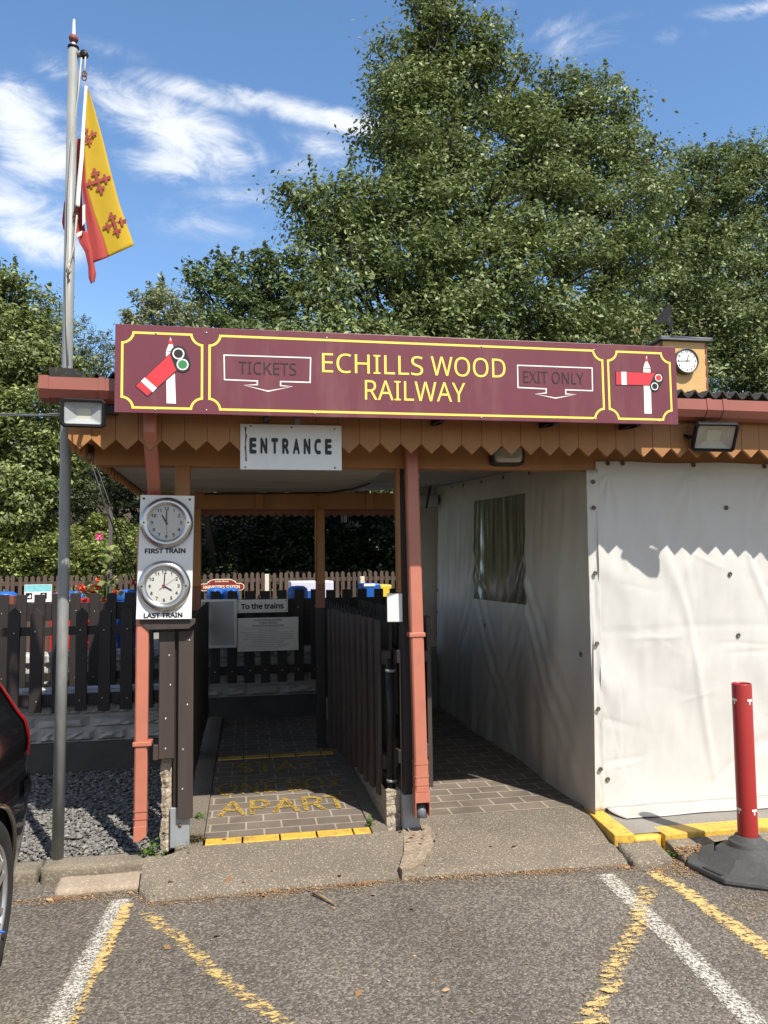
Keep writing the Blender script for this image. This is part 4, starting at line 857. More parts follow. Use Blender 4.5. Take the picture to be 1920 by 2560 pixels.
# ------------------------------------------------------------------ clock turret and weather vane
def turret():
    Y = 6.5; xl = U(1431, 780, Y).x; xr_ = U(1523.5, 780, Y).x; zb = 2.70; zt = U(1523, 741, Y).z; D = .46
    T = thing('clock_turret', 'small orange boarded clock turret with grey hipped roof standing on the station roof', 'turret', ((xl+xr_)/2, Y+.2, zb))
    b = MB(); n = 9; h = (zt-zb)/n
    for i in range(n): b.prism([(0, zb+i*h+.0015), (0, zb+(i+1)*h-.0015), (.012, zb+(i+1)*h-.0015), (.004, zb+i*h+.0015)], 0, xr_-xl); 
    b.v = [(xl+v[1], Y-v[0], v[2]) for v in b.v]; b.build('boarding', 'turret_paint', T)
    b = MB(); b.box(xl, xr_, Y+.013, Y+D, zb, zt); b.build('walls', 'turret_paint', T)
    b = MB(); b.box(xr_-.002, xr_+.012, Y-.014, Y+.02, zb, zt); b.box(xl-.012, xl+.002, Y-.014, Y+.02, zb, zt); b.build('corner_strip', 'redbrown', T)
    e = .045; ap = ((xl+xr_)/2, Y+D/2, zt+.115)
    b = MB(); q = [(xl-e, Y-e-.01, zt+.004), (xr_+e, Y-e-.01, zt+.004), (xr_+e, Y+D+e, zt+.004), (xl-e, Y+D+e, zt+.004)]
    b.add(q+[(p[0], p[1], p[2]+.014) for p in q]+[ap], [(3, 2, 1, 0), (0, 1, 5, 4), (1, 2, 6, 5), (2, 3, 7, 6), (3, 0, 4, 7), (4, 5, 8), (5, 6, 8), (6, 7, 8), (7, 4, 8)]); R_ = b.build('roof', 'lead', T)
    b = MB()
    for p in q: b.tube([(p[0], p[1], p[2]+.016), (ap[0], ap[1], ap[2]+.004)], .014, 8)
    b.build('hip_roll', 'lead', R_)
    c = U(1482.5, 780, Y-.05); R = (U(1505, 780, Y-.05).x-U(1460, 780, Y-.05).x)/2*1.13
    K = tag(thing('turret_clock', 'round black-rimmed white clock on the orange turret showing about quarter to one', 'clock', (c.x, Y-.012, c.z-R)), None, None)
    mt = facing((c.x, Y-.012, c.z))
    b = MB(); b.lathe([(R*.98, 0), (R, .05), (R*.97, .058), (R*.90, .056), (R*.88, .046)], 56, mt); b.build('rim', 'verdigris', K)
    b = MB(); b.disc(R*.9, .046, 56, mt); b.build('dial', 'board_white', K, recalc=False)
    b = MB()
    for k in range(1, 13): a = rad(90-30*k); b.text(str(k), facing((c.x+R*.72*math.cos(a), Y-.0595, c.z+R*.72*math.sin(a))), h=R*.15, bold=.02)
    b.build('numerals', 'black', K, recalc=False)
    b = MB(); hand(b, c.x, c.z, Y-.061, 21, R*.55, R*.06, R*.1); b.build('hour_hand', 'black', K, recalc=False)
    b = MB(); hand(b, c.x, c.z, Y-.062, 267, R*.80, R*.045, R*.3); b.build('minute_hand', 'black', K, recalc=False)
    # weather vane
    V = thing('weather_vane', 'black weather vane with compass letters on top of the clock turret', 'weather vane', (ap[0], ap[1], ap[2]))
    top = Vector(ap); b = MB(); b.tube([top, top+Vector((0, 0, .24))], .008, 8); b.ball(top+Vector((0, 0, .06)), .022); b.build('spindle', 'blackmetal', V)
    d = Vector((.30, -.06, .03)); zz = Vector((0, 0, .055))
    b = MB(); b.tube([top+zz-d, top+zz+d], .004, 6); b.tube([top+zz-Vector((.05, -.22, 0)), top+zz+Vector((.05, -.22, 0))], .004, 6); b.build('compass_arms', 'blackmetal', V)
    for s, p in (('W', top+zz-d*1.02+Vector((0, -.0, .05))), ('E', top+zz+d*1.02+Vector((0, 0, .05)))):
        b = MB(); b.text(s, facing(p), h=.075, depth=.002); b.text(s, facing(p), h=.075, depth=-.002); b.build('compass_letter', 'brass', V, recalc=False)
    p = top+Vector((0, 0, .10))
    b = MB(); b.prism([(p.x-.17, p.z+.03), (p.x-.02, p.z+.21), (p.x+.03, p.z+.23), (p.x+.02, p.z+.10), (p.x+.05, p.z+.02), (p.x+.0, p.z), (p.x-.04, p.z+.05)], p.y-.004, p.y+.004); b.build('vane', 'blackmetal', V)
M['verdigris'] = PBR('weathered clock rim', (.10, .095, .075), rough=.45, var=.3, scale=20, bump=.1, metal=.3)
M['brass'] = PBR('dull brass', (.22, .17, .08), rough=.5, var=.2, metal=.5, bump=0)
turret()

# ------------------------------------------------------------------ flagpole and flag
def flagpole():
    Y = 4.45; bx = UZ(131, 1848, .075); base = Vector((bx.x, Y, .06)); top = U(158.5, 104, Y)
    T = thing('flagpole', 'tall galvanised steel flagpole with spike finial beside the left end of the canopy', 'flagpole', base)
    pt = [base, base.lerp(top, .3)+Vector((.004, 0, 0)), base.lerp(top, .62), top]
    b = MB(); b.tube(pt, [.0305, .030, .029, .0275], 28); b.build('pole', 'steel', T)
    b = MB(); b.tube([top-Vector((0, 0, .006)), top+Vector((0, 0, .008))], .031, 24); b.build('collar', 'blackmetal', T)
    b = MB(); b.lathe([(.015, 0), (.013, .015), (.011, .03)], 16, Matrix.Translation(top+Vector((0, 0, .008)))); b.build('finial_stem', 'sign_white', T)
    b = MB(); b.ball(top+Vector((0, 0, .056)), .026); b.build('finial_ball', 'finial_red', T)
    b = MB(); b.lathe([(.010, 0), (.0095, .03), (.008, .06), (.006, .092), (.002, .096)], 14, Matrix.Translation(top+Vector((.001, 0, .080)))); b.build('finial_spike', 'sign_white', T)
    py = U(182, 118, Y-.02)
    b = MB(); b.tube([top-Vector((-.02, 0, .035)), py-Vector((.012, 0, -.002))], .017, 10); b.build('pulley_arm', 'steel', T)
    b = MB()
    for k in (-.012, .008): b.lathe([(.004, -.005), (.02, -.005), (.023, 0), (.02, .005), (.004, .005)], 16, Matrix.Translation(py+Vector((0, k, 0))) @ Euler((rad(90), 0, 0)).to_matrix().to_4x4())
    b.build('pulley', 'blackmetal', T)
    b = MB(); b.tube([py+Vector((.010, -.01, 0)), U(183, 148, Y-.03), U(183, 160, Y-.03)], .005, 6)
    b.tube([U(176, 125, Y-.045), U(168, 210, Y-.05), U(155, 300, Y-.05), U(147.5, 420, Y-.05), U(146, 520, Y-.048), U(143, 575, Y-.05), U(144, 700, Y-.046), U(147, 790, Y-.045)], .0045, 6)
    b.tube([U(166, 465, Y-.05), U(160, 530, Y-.05), U(150, 570, Y-.055), U(150, 582, Y-.055)], .005, 6); b.build('halyard', 'rope', T)
    b = MB(); b.tube([U(150, 570, Y-.06), U(146, 578, Y-.062), U(152, 584, Y-.06), U(147, 592, Y-.058)], .008, 8); b.build('rope_knot', 'rope', T)
    b = MB(); ap = U(160, 982, Y); b.tube([ap+Vector((.03, 0, 0)), Vector((-.83, Y, ap.z-.004))], .02, 14); b.build('wall_bracket', 'steel', T)
    for c in ((182.5, 160), (182, 168), (163.5, 462), (164, 471)):
        p = U(*c, Y-.03); b = MB(); b.tube([p+Vector((.013*math.cos(a*.7), .004*math.sin(a*2), .016*math.sin(a*.7))) for a in range(10)], .0035, 6); b.build('shackle', 'rust', T)
    F = thing('flag', 'limp yellow and red flag with red cross emblems and white hoist hanging from the flagpole', 'flag', U(186, 185, Y-.04))
    def strip(L_, R_, y0, fold, mat, nm, n=40, m_=10, ph=0, off=0):
        def at(P, t):
            t = t*(len(P)-1); i = min(int(t), len(P)-2); f = t-i; return (P[i][0]*(1-f)+P[i+1][0]*f, P[i][1]*(1-f)+P[i+1][1]*f)
        rows = []
        for i in range(n+1):
            t = i/n; a = at(L_, t); c = at(R_, t); r = []
            for k in range(m_+1):
                u = k/m_; px = a[0]*(1-u)+c[0]*u; pyy = a[1]*(1-u)+c[1]*u
                r.append(U(px, pyy, y0+fold*math.sin(u*4.2+ph+t*2.0)*(.3+t)+off))
            rows.append(r)
        b = MB(); b.grid(rows); o = b.build(nm, mat, F); o.modifiers.new('t', 'SOLIDIFY').thickness = .002; return o
    y = Y-.055
    strip([(183, 185), (178, 250), (172, 340), (166, 400), (162.5, 445)], [(189, 187), (185, 250), (181, 340), (175, 400), (172, 448)], y-.006, .004, 'flag_white', 'hoist', m_=4)
    strip([(188, 188), (184, 262), (181, 330), (184, 400), (200, 460), (222, 520), (232, 556)], [(189.5, 188), (205, 238), (222, 300), (242, 380), (258, 440), (272, 480), (290, 530)], y, .007, 'flag_yellow', 'yellow_half')
    strip([(182, 260), (180, 330), (176, 400), (182, 450), (192, 520), (201, 568)], [(184, 262), (182, 330), (185.5, 400), (201.5, 460), (223.5, 520), (233.5, 556)], y+.003, .007, 'flag_red', 'red_half', ph=.2)
    strip([(164, 300), (152, 395), (138, 440), (134, 480), (137, 495), (146, 505)], [(178, 300), (176, 400), (178, 445), (182, 480), (184, 500), (188, 512)], Y+.055, .015, 'flag_red', 'cloth_fold')
    strip([(164, 500), (172, 525), (184, 545), (191, 575), (192, 600), (197, 613)], [(190, 500), (194, 525), (200, 545), (204, 575), (207, 590), (204, 608)], y+.012, .008, 'flag_red', 'cloth_fold', ph=1)
    def patch(pts, mat, nm, dy=-.03):
        b = MB(); b.add([U(px, py_, y+dy) for px, py_ in pts], [tuple(range(len(pts)))]); return b.build(nm, mat, F, recalc=False)
    YL = [(188, 188), (184, 262), (181, 330), (184, 400), (200, 460), (222, 520), (232, 556)]; YR = [(189.5, 188), (205, 238), (222, 300), (242, 380), (258, 440), (272, 480), (290, 530)]
    def on_cloth(px, py_):
        best = (1e9, y)
        for k in range(161):
            t = k/160; q = t*6; i = min(int(q), 5); f = q-i; a = (YL[i][0]*(1-f)+YL[i+1][0]*f, YL[i][1]*(1-f)+YL[i+1][1]*f); c = (YR[i][0]*(1-f)+YR[i+1][0]*f, YR[i][1]*(1-f)+YR[i+1][1]*f)
            u = min(1, max(0, (px-a[0])/max(1, c[0]-a[0]))); e = abs(a[1]*(1-u)+c[1]*u-py_)
            if e < best[0]: best = (e, y+.007*math.sin(u*4.2+t*2.0)*(.3+t))
        return best[1]
    def crosslet(cx, cy, s, rot, dy, keep=None):
        a = rad(rot); ca, sa = math.cos(a), math.sin(a); b = MB()
        for (x0, x1, y0, y1) in ((-s, s, -.115*s, .115*s), (-.115*s, .115*s, -s, s), (-.69*s, -.48*s, -.34*s, .34*s), (.48*s, .69*s, -.34*s, .34*s), (-.34*s, .34*s, -.69*s, -.48*s), (-.34*s, .34*s, .48*s, .69*s)):
            q = [(x0, y0), (x1, y0), (x1, y1), (x0, y1)]; P = [(cx+px*ca-py_*sa, cy+px*sa+py_*ca) for px, py_ in q]
            if keep: P = [(max(px, keep), py_) for px, py_ in P]
            b.add([U(px, py_, on_cloth(px, py_)-.009-random.uniform(0, .0015)) for px, py_ in P], [(0, 1, 2, 3)])
        b.build('cross_emblem', 'flag_cross', F, recalc=False)
    crosslet(211.5, 391, 29, -18, -.034); crosslet(247.5, 484, 27, -19, -.042); crosslet(188, 293, 22, -18, -.03, keep=183); 
    patch([(178, 445), (184, 441), (184, 480), (178, 488)], 'flag_white', 'white_emblem', -.032); patch([(165, 504), (178, 498), (176, 508), (166, 512)], 'flag_white', 'white_emblem', -.03)
flagpole()

# ------------------------------------------------------------------ walls and fences
def stone_wall(name, lab, x0, x1, y, z0, zs, z1, rows, seed):
    T = thing(name, lab, 'wall', ((x0+x1)/2, y, z0))
    rnd = random.Random(seed)
    b = MB(); b.box(x0, x1, y, y+.2, z0, zs-.002); b.build('plinth', 'plinth', T, bevel=.006)
    b = MB(); b.box(x0, x1, y+.03, y+.2, zs, z1-.002)
    h = (z1-zs)/rows
    for r in range(rows):
        x = x0
        while x < x1-.02:
            L_ = min(rnd.choice((.18, .24, .34, .40)), x1-x); a, c = x+.007, x+L_-.007; lo, hi = zs+r*h+.007, zs+(r+1)*h-.007; x += L_
            nx, nz = 7, 5; R_ = []
            for j in range(nz):
                row = []
                for i in range(nx):
                    u, v = i/(nx-1), j/(nz-1); ed = min(u, 1-u, v, 1-v); yy = y+.018-(0 if ed == 0 else .016+.030*rnd.random()*min(1, ed*4))
                    row.append((a+(c-a)*u, yy+(.015 if ed == 0 else 0), lo+(hi-lo)*v))
                R_.append(row)
            b.grid(R_, smooth=False)
    b.build('stone_facing', 'stone_white', T, recalc=False)
    return T
M['stone_white'] = PBR('white painted split stone', (.47, .46, .44), rough=.85, var=.12, scale=9, bump=.5, bscale=60, dirt=(.30, .30, .28), dirt_scale=4, dirt_amt=.6)
stone_wall('stone_wall', 'white split-stone wall on a dark plinth beneath the left picket fence', -4.2, -.47, 6.32, 0, .30, .70, 4, 3)
stone_wall('stone_wall', 'white split-stone wall at the back of the entrance passage', -4.2, 1.85, 8.16, 0, .30, .81, 4, 5)

def picket(w, t, z0, z1, pointed=True):
    b = MB(); pts = [(-w/2, z0), (-w/2, z1-(.5*w if pointed else 0)), (0, z1), (w/2, z1-(.5*w if pointed else 0)), (w/2, z0)]
    if not pointed: pts = [(-w/2, z0), (-w/2, z1), (w/2, z1), (w/2, z0)]
    return b.prism(pts, 0, t)
def fence(name, lab, cat, A, B, n, w, t, z0, z1, rails, mat, pointed, group='picket fences around the station', rail_t=.04, posts=(), jit=.006, bevel=.0025, screws=True, side=1):
    """pickets from A to B (x, y); the pickets face the right-hand normal * side"""
    A = Vector((*A, 0)); B = Vector((*B, 0)); d = (B-A).normalized(); T = thing(name, lab, cat, ((A+B)/2), group)
    nrm = Vector((d.y, -d.x, 0))*side
    src = None; L_ = (B-A).length
    for i in range(n):
        p = A+d*(L_*(i+.5)/n); mt = Matrix(((d.x, -nrm.x, 0, 0), (d.y, -nrm.y, 0, 0), (0, 0, 1, 0), (0, 0, 0, 1)))
        b = picket(w*random.uniform(.94, 1.04), t, z0+random.uniform(-jit, jit)*2, z1+random.uniform(-jit, jit), pointed)
        tilt = Matrix.Rotation(random.uniform(-.006, .006), 4, 'Y')
        b.v = [tuple(mt @ (tilt @ Vector(v))+p) for v in b.v]
        o = b.build('picket', mat, T, bevel=bevel, seg=1)
        if screws:
            s = MB()
            for (r0, r1) in rails:
                q = p+nrm*.0005+Vector((random.uniform(-.01, .01), 0, (r0+r1)/2+random.uniform(-.01, .01))); s.lathe([(.0055, 0), (.006, .002), (.003, .003), (.0004, .002)], 8, Matrix(((d.x, 0, nrm.x, q.x), (d.y, 0, nrm.y, q.y), (0, 1, 0, q.z), (0, 0, 0, 1))))
            s.build('screws', 'chrome', o)
    for r0, r1 in rails:
        b = MB(); q = [A, B, B-nrm*rail_t, A-nrm*rail_t]; q = [v-nrm*(t+.001) for v in q]
        b.slab([(v.x, v.y) for v in q], r0, r1); b.build('rail', mat, T, bevel=.003, seg=1)
    for (f, ww, pz0, pz1, pm) in posts:
        p = A+d*L_*f-nrm*(t+rail_t+.003+ww/2); b = MB(); b.box(p.x-ww/2, p.x+ww/2, p.y-ww/2, p.y+ww/2, pz0, pz1); b.build('post', pm, T, bevel=.004)
    return T
fence('picket_fence', 'dark brown fence of pointed pickets in front of the left stone wall', 'fence', (-2.62, 6.22), (-.50, 6.22), 13, .088, .02, .555, 1.335, [(.60, .68), (1.125, 1.19)], 'darkbrown', True, posts=[(.0, .09, .1, 1.25, 'darkbrown'), (1, .07, .1, 1.3, 'darkbrown')])
BF = fence('picket_fence', 'dark brown fence of flat-topped pickets on the wall behind the passage', 'fence', (-4.1, 8.05), (1.80, 8.05), 35, .100, .02, .455, 1.39, [(.54, .62), (1.13, 1.30)], 'darkbrown', False, posts=[(.305, .10, .1, 1.38, 'redbrown'), (.62, .08, .1, 1.3, 'darkbrown')])
b = MB(); b.box(-.36, 1.78, 8.118, 8.135, .815, 1.296); b.build('backing_board', 'darkbrown', BF, bevel=.003)
fence('entrance_gate', 'long brown picket gate standing along the right side of the entrance passage', 'gate', (.79, 4.62), (.635, 6.22), 10, .078, .022, .238, 1.285, [(.40, .48), (1.02, 1.10)], 'brown', False, rail_t=.05, side=-1, screws=False)
fence('picket_fence', 'dark fence of pickets between the two passages, behind the gate', 'fence', (.865, 4.66), (.80, 8.0), 20, .095, .02, .32, 1.30, [(.42, .5), (1.02, 1.1)], 'darkbrown', True, side=-1, screws=False, posts=[(.02, .07, .1, 1.25, 'darkbrown')])
fence('picket_fence', 'brown pickets facing the exit passage beside the salmon downpipe', 'fence', (1.180, 4.86), (1.165, 7.9), 17, .095, .030, .21, 1.285, [(.40, .48), (1.0, 1.07)], 'brown', False, rail_t=.10, side=1, screws=False)
fence('picket_fence', 'dark pickets along the left side of the entrance passage', 'fence', (-.335, 4.52), (-.37, 8.0), 20, .095, .02, .2, 1.29, [(.42, .5), (1.02, 1.1)], 'darkbrown', False, side=1, screws=False)
fence('picket_fence', 'faded brown fence of pointed pickets across the far side of the platform', 'fence', (-4.6, 12.2), (2.9, 12.2), 84, .054, .018, .75, 1.565, [(1.41, 1.47), (.9, .96)], 'farbrown', True, screws=False, bevel=0, jit=.012)
def low_wall():
    T = thing('low_concrete_wall', 'low rough concrete wall end under the partition beside the right post', 'wall', (.84, 6, 0))
    rows = []
    for k in range(14):
        z = .06+.25*k/13; xr_ = .882+.012*noise.noise((z*19, 1, 7)); rows.append([(.80, 8.0, z), (.80, 4.52, z), (.803, 4.505+.01*noise.noise((z*30, 5, 1)), z), (xr_, 4.50+.012*noise.noise((z*22, 8, 1)), z), (xr_, 8.0, z)])
    rows.append([(.80, 8, .312), (.80, 4.52, .312), (.86, 4.6, .313), (.87, 4.6, .312), (.88, 8, .312)])
    b = MB(); b.grid(rows, smooth=False); b.build('concrete', 'aggregate', T)
    b = MB(); b.tube([(.845, 4.56, .30), (.845, 4.56, 1.06)], .026, 14); b.build('gate_post_tube', 'blackmetal', T)
    b = MB(); b.tube([(.845, 4.56, .345), (.845, 4.56, .36)], .030, 14); b.tube([(.845, 4.56, .985), (.845, 4.56, 1.0)], .030, 14); b.build('hinge_collar', 'steel', T)
low_wall()
def meter_box():
    T = thing('meter_box', 'small white electrical box fixed to the dark post beside the gate', 'box', (.88, 4.46, 1.285))
    mt = Matrix.Translation((.868, 4.49, 0)) @ Matrix.Rotation(rad(-14), 4, 'Z')
    b = MB(); b.box(-.045, .045, -.06, .02, 1.287, 1.452, mt); b.build('case', 'board_white', T, bevel=.004)
    b = MB(); b.box(.0455, .047, -.06, .02, 1.29, 1.45, mt)
    for i in range(9): b.box(-.0465, -.0455, -.04+.0, .0, 1.33+i*.011, 1.336+i*.011, mt)
    b.build('vents', 'lead', T)
    b = MB(); b.box(-.0475, -.0455, -.03, .0, 1.305, 1.322, mt); b.build('switch', 'blackplastic', T)
meter_box()

# ------------------------------------------------------------------ notices on the back fence
def notices():
    Y = 8.0
    def board(name, lab, cat, tl, br, mat, t=.012):
        x0, z1 = XZ(*tl, Y); x1, z0 = XZ(*br, Y); T = thing(name, lab, cat, ((x0+x1)/2, Y, z0))
        b = MB(); b.box(x0, x1, Y, Y+t, z0, z1); b.build('panel', mat, T, bevel=.002); return T, x0, x1, z0, z1
    T, x0, x1, z0, z1 = board('poster_frame', 'empty grey poster frame on the back fence left of the notices', 'frame', (435, 1298), (508.5, 1396), 'grey_notice')
    b = MB(); w = .022
    for q in ((x0-.012, x1+.012, z1-w+.012, z1+.012), (x0-.012, x1+.012, z0-.012, z0+w-.012), (x0-.012, x0+w-.012, z0+w-.012, z1-w+.012), (x1-w+.012, x1+.012, z0+w-.012, z1-w+.012)): b.box(q[0], q[1], Y-.014, Y-.0005, q[2], q[3])
    b.build('frame_border', 'board_white', T, bevel=.004)
    T, x0, x1, z0, z1 = board('direction_sign', 'cream sign reading To the trains on the back fence', 'sign', (511, 1296), (622, 1322), 'cream')
    b = MB(); b.text('To the trains', facing(((x0+x1)/2, Y-.001, (z0+z1)/2)), w=(x1-x0)*.83, h=(z1-z0)*.46, bold=.035); b.build('lettering', 'black', T, recalc=False)
    b = MB()
    for fx_ in (.04, .96):
        for fz in (.14, .86): b.lathe([(.005, 0), (.006, .002), (.001, .002)], 8, facing((x0+(x1-x0)*fx_, Y, z0+(z1-z0)*fz)))
    b.build('screws', 'blackmetal', T)
    T, x0, x1, z0, z1 = board('public_notice', 'white public notice board full of small dark red print below the direction sign', 'notice', (513, 1335.5), (645, 1404), 'cream')
    W_, H_ = x1-x0, z1-z0; cx = (x0+x1)/2
    for s, f, w, h in (('ECHILLS WOOD RAILWAY', .065, .46, .042), ('PUBLIC NOTICE', .15, .29, .042), ('RAILWAY TRAVEL AND CONDITIONS', .235, .52, .036)):
        b = MB(); b.text(s, facing((cx, Y-.001, z1-H_*f)), w=W_*w, h=H_*h, bold=.01); b.box(cx-W_*w/2, cx+W_*w/2, Y-.0012, Y-.0008, z1-H_*(f+.034), z1-H_*(f+.028)); b.build('lettering', 'black', T, recalc=False)
    b = MB(); yy = .33
    for s, w in (('Part of the enjoyment of a steam train is the smell and atmosphere', .80), ('and oil that it produces.', .30), ('Passengers and the public are advised that whilst every effort is made', .88),
                 ('to provide for your safety and comfort, the Echills Wood Railway', .80), ('would warn everyone that steam locomotives are HOT and accepts', .80), ('no responsibility for the splashing of SMOKE, STEAM, OIL, CINDERS', .84),
                 ('and also soot by locomotives, or any damage or claims to clothing', .82), ('or personal belongings resulting therefrom.', .52), ('All passengers are carried on this basis.', .50),
                 ('The members of staff will be happy to advise passengers', .72), ('of the most suitable seating to avoid discomfort.', .60), ('Thank you for your support.', .36)):
        b.text(s, facing((cx, Y-.001, z1-H_*yy)), w=W_*w, h=H_*.034); yy += .0535
    b.build('small_print', 'red_ink', T, recalc=False)
    T, x0, x1, z0, z1 = board('passage_sign', 'half hidden cream sign beginning En behind the gate', 'sign', (787, 1308), (834, 1331), 'cream')
    b = MB(); b.text('Entrance', facing(((x0+x1)/2+.02, Y-.001, (z0+z1)/2)), w=(x1-x0)*.95, h=(z1-z0)*.45, bold=.015); b.build('lettering', 'black', T, recalc=False)
    b = MB(); w = .006
    for q in ((x0+.01, x1-.01, z1-.014, z1-.01), (x0+.01, x1-.01, z0+.01, z0+.014), (x0+.01, x0+.014, z0+.014, z1-.014), (x1-.014, x1-.01, z0+.014, z1-.014)): b.box(q[0], q[1], Y-.001, Y-.0003, q[2], q[3])
    b.build('border', 'black', T)
notices()

# ------------------------------------------------------------------ white tent enclosure
def tent():
    T = thing('white_tent', 'white sheet enclosure hung from the canopy, with eyelets and a clear side window', 'tent', (3.2, 6, .1))
    nz = noise.noise
    xl_t = U(1287, 1010, 4.39).x; xl_b = U(1303, 1756, 4.50).x
    rnd = random.Random(5); CR = []
    for _ in range(80):
        a = rnd.choice((rnd.uniform(-.5, .5), rnd.uniform(.9, 2.2))); CR.append((rnd.uniform(2.15, 4.2), rnd.uniform(.15, 2.1), math.cos(a), math.sin(a), rnd.uniform(.10, .38), rnd.uniform(.006, .016), rnd.uniform(-.0032, .0032)))
    def fr(x, v):
        """front sheet: v 0 at the bottom, 1 at the top"""
        y = 4.50-.112*v
        dx = x-2.1
        amp = min(1, v*6)*min(1, (1-v)*9+.1)
        f = .009*nz((x*1.4, v*1.1, 2))+.008*nz((x*2.6+v*1.6, v*2.4-x*.5, 7))+.006*nz((x*6+v*3, v*5, 3))+.0035*nz((x*17-v*6, v*9, 5))
        for (cx_, cv, w) in ((2.2, .97, .05), (2.75, .97, .05), (3.3, .97, .05), (3.85, .97, .05)):   # puckers under the eyelets
            r = math.hypot((x-cx_)*1.2, (v-cv)); f += -.012*math.exp(-(r/.09)**2)+.006*math.sin(8*math.atan2(x-cx_, cv-v+.001))*math.exp(-r/.16)
        crease = abs(nz((x*1.7+v*.8, v*1.5, 11))); f -= .007*math.exp(-(crease/.05)**2)
        f += .0013*math.exp(-((v-.515-.012*nz((x*2, 3, 3))-.012*(x-2.6))/.012)**2)-.0012*math.exp(-((x-3.02-.03*nz((v*3, 1, 1)))/.012)**2)*min(1, max(0, (.9-v)*3))
        crease = abs(nz((x*1.1-v*1.2, v*1.2+x*.4, 21))); f += .006*math.exp(-(crease/.05)**2)
        zz = .1+v*2.13
        for (cx_, cz_, ca, sa, L_, w_, am_) in CR:
            dx_ = x-cx_; dz_ = zz-cz_; t_ = dx_*ca+dz_*sa
            if abs(t_) < L_:
                d_ = dz_*ca-dx_*sa+.02*math.sin(t_*9)
                if abs(d_) < .12: f += am_*math.exp(-abs(d_)/w_)*(1-(t_/L_)**2)
        return Vector((x, y+f*amp*1.45, .105+v*(2.238-.105)+.004*math.sin(x*9)*(1 if v > .99 else 0)))
    rows = []
    for j in range(191):
        v = j/190; x0 = xl_b+(xl_t-xl_b)*v
        if v > .965: x0 += 0
        rows.append([fr(x0+(6.4-x0)*(i/240)**1.4, .008+v*.992) for i in range(241)])
    b = MB(); b.grid(rows); b.build('pvc_sheet', 'tent', T, recalc=False)
    # hem that flares on to the pavement
    rows = []
    x0 = U(1318, 1760, 4.45).x
    for j in range(9):
        t = j/8; r = []
        for i in range(101):
            s_ = i/100; x = x0+(.05*t*t if i < 6 else 0)*(1-i/6)+(6.4-x0)*s_; p = fr(x, .02)
            r.append((x, p.y-.004-.150*t-.020*t*t*nz((x*2, 1, 1)), .128-.024*t**.5+.003*nz((x*5, t, 3))))
        rows.append(r)
    b = MB(); b.grid(rows); o = b.build('hem', 'tent_hem', T, recalc=False); o.modifiers.new('t', 'SOLIDIFY').thickness = .002
    # corner flap
    rows = []
    cl_t = U(1263, 1012, 4.41).x; cl_b = U(1283, 1752, 4.52).x
    for j in range(61):
        v = j/60; a = cl_b+(cl_t-cl_b)*v; c = xl_b+(xl_t-xl_b)*v+.012; r = []
        for i in range(13):
            u = i/12; x = a+(c-a)*u; y = 4.515-.112*v-.012-.006*u+.010*math.sin(u*3.1)*(.4+nz((v*7, 3, 3)))+.006*nz((u*3, v*22, 4))
            r.append((x, y, .100+v*2.09))
        rows.append(r)
    b = MB(); b.grid(rows); o = b.build('corner_flap', 'tent', T, recalc=False); o.modifiers.new('t', 'SOLIDIFY').thickness = .0015
    # eyelets
    eye = [(1312, 1001), (1344, 1001), (1497, 1005), (1650, 1008), (1568, 1097), (1576, 1240), (1594, 1372), (1312, 1683)]
    for p in eye:
        q = U(*p, 4.44); 
        for _ in range(3):
            v = (q.z-.105)/2.133; s_ = fr(q.x, v); q = U(*p, s_.y)
        b = MB(); b.lathe([(.013, .002), (.015, .006), (.011, .009), (.006, .007), (.004, .004), (.0005, .004)], 16, facing((q.x, fr(q.x, (q.z-.105)/2.133).y-.001, q.z))); b.build('eyelet', 'eyelet', T)
    for p in [(1281, 1041), (1282, 1097), (1285, 1238), (1289, 1390), (1292, 1531), (1297, 1661)]:
        v = (1756-p[1])/745; q = U(*p, 4.515-.112*v-.022); b = MB(); b.lathe([(.012, 0), (.014, .005), (.010, .008), (.006, .006), (.0005, .004)], 16, facing(q)); b.build('eyelet', 'eyelet', T)
    # side sheet with the clear window
    def sd(y, v):
        zt = 2.285+.0577*(y-4.5); s = (y-4.44)/3.9
        f = .030*nz((y*1.1, v*.8, 4))+.016*nz((y*3.2+v*1.2, v*2.0, 8))+.007*nz((y*8+v*2, v*3.5, 12))
        f += .012*math.sin((y*4.2+v*6.0))*math.exp(-((v-.28-.05*(y-5.5))/.20)**2)*min(1, s*3)
        for cy, cz, dr in ((5.58, 1.30, -1), (6.88, 1.33, 1)):             # pulls running off the window's lower corners
            d_ = (y-cy)*dr; w_ = (1.3-v*2.2)-abs(d_)*1.1
            f += .010*math.sin(w_*26)*math.exp(-(w_/.35)**2)*math.exp(-abs(d_)*1.4)
        wd = math.hypot(max(0, 5.58-y, y-6.88), max(0, 1.33-(.1+v*2.2), .1+v*2.2-2.15)*.8)
        f += .010*nz((y*11, v*2.2, 17))*math.exp(-wd/.35)+.008*nz((y*14+v*4, v*3, 27))*max(0, min(1, (y-6.9)/.4))
        for ty in (4.9, 5.5, 6.1, 6.7, 7.3, 7.9): f += .010*math.exp(-((y-ty)/.05)**2)*max(0, v-.75)*4
        am = min(1, (1-v)*8+.15)*min(1, s*8+.05)
        return Vector((2.085+.03*v-.02*(1-v)+f*am, y, .098+v*(zt-.098)))
    NY, NV = 150, 90; Y0, Y1 = 4.44, 8.36
    P = [[sd(Y0+(Y1-Y0)*i/NY, j/NV) for i in range(NY+1)] for j in range(NV+1)]
    wy0, wy1, wz0, wz1 = 5.585, 6.88, 1.325, 2.145
    b = MB(); vs = [p for r in P for p in r]; fs = []; 
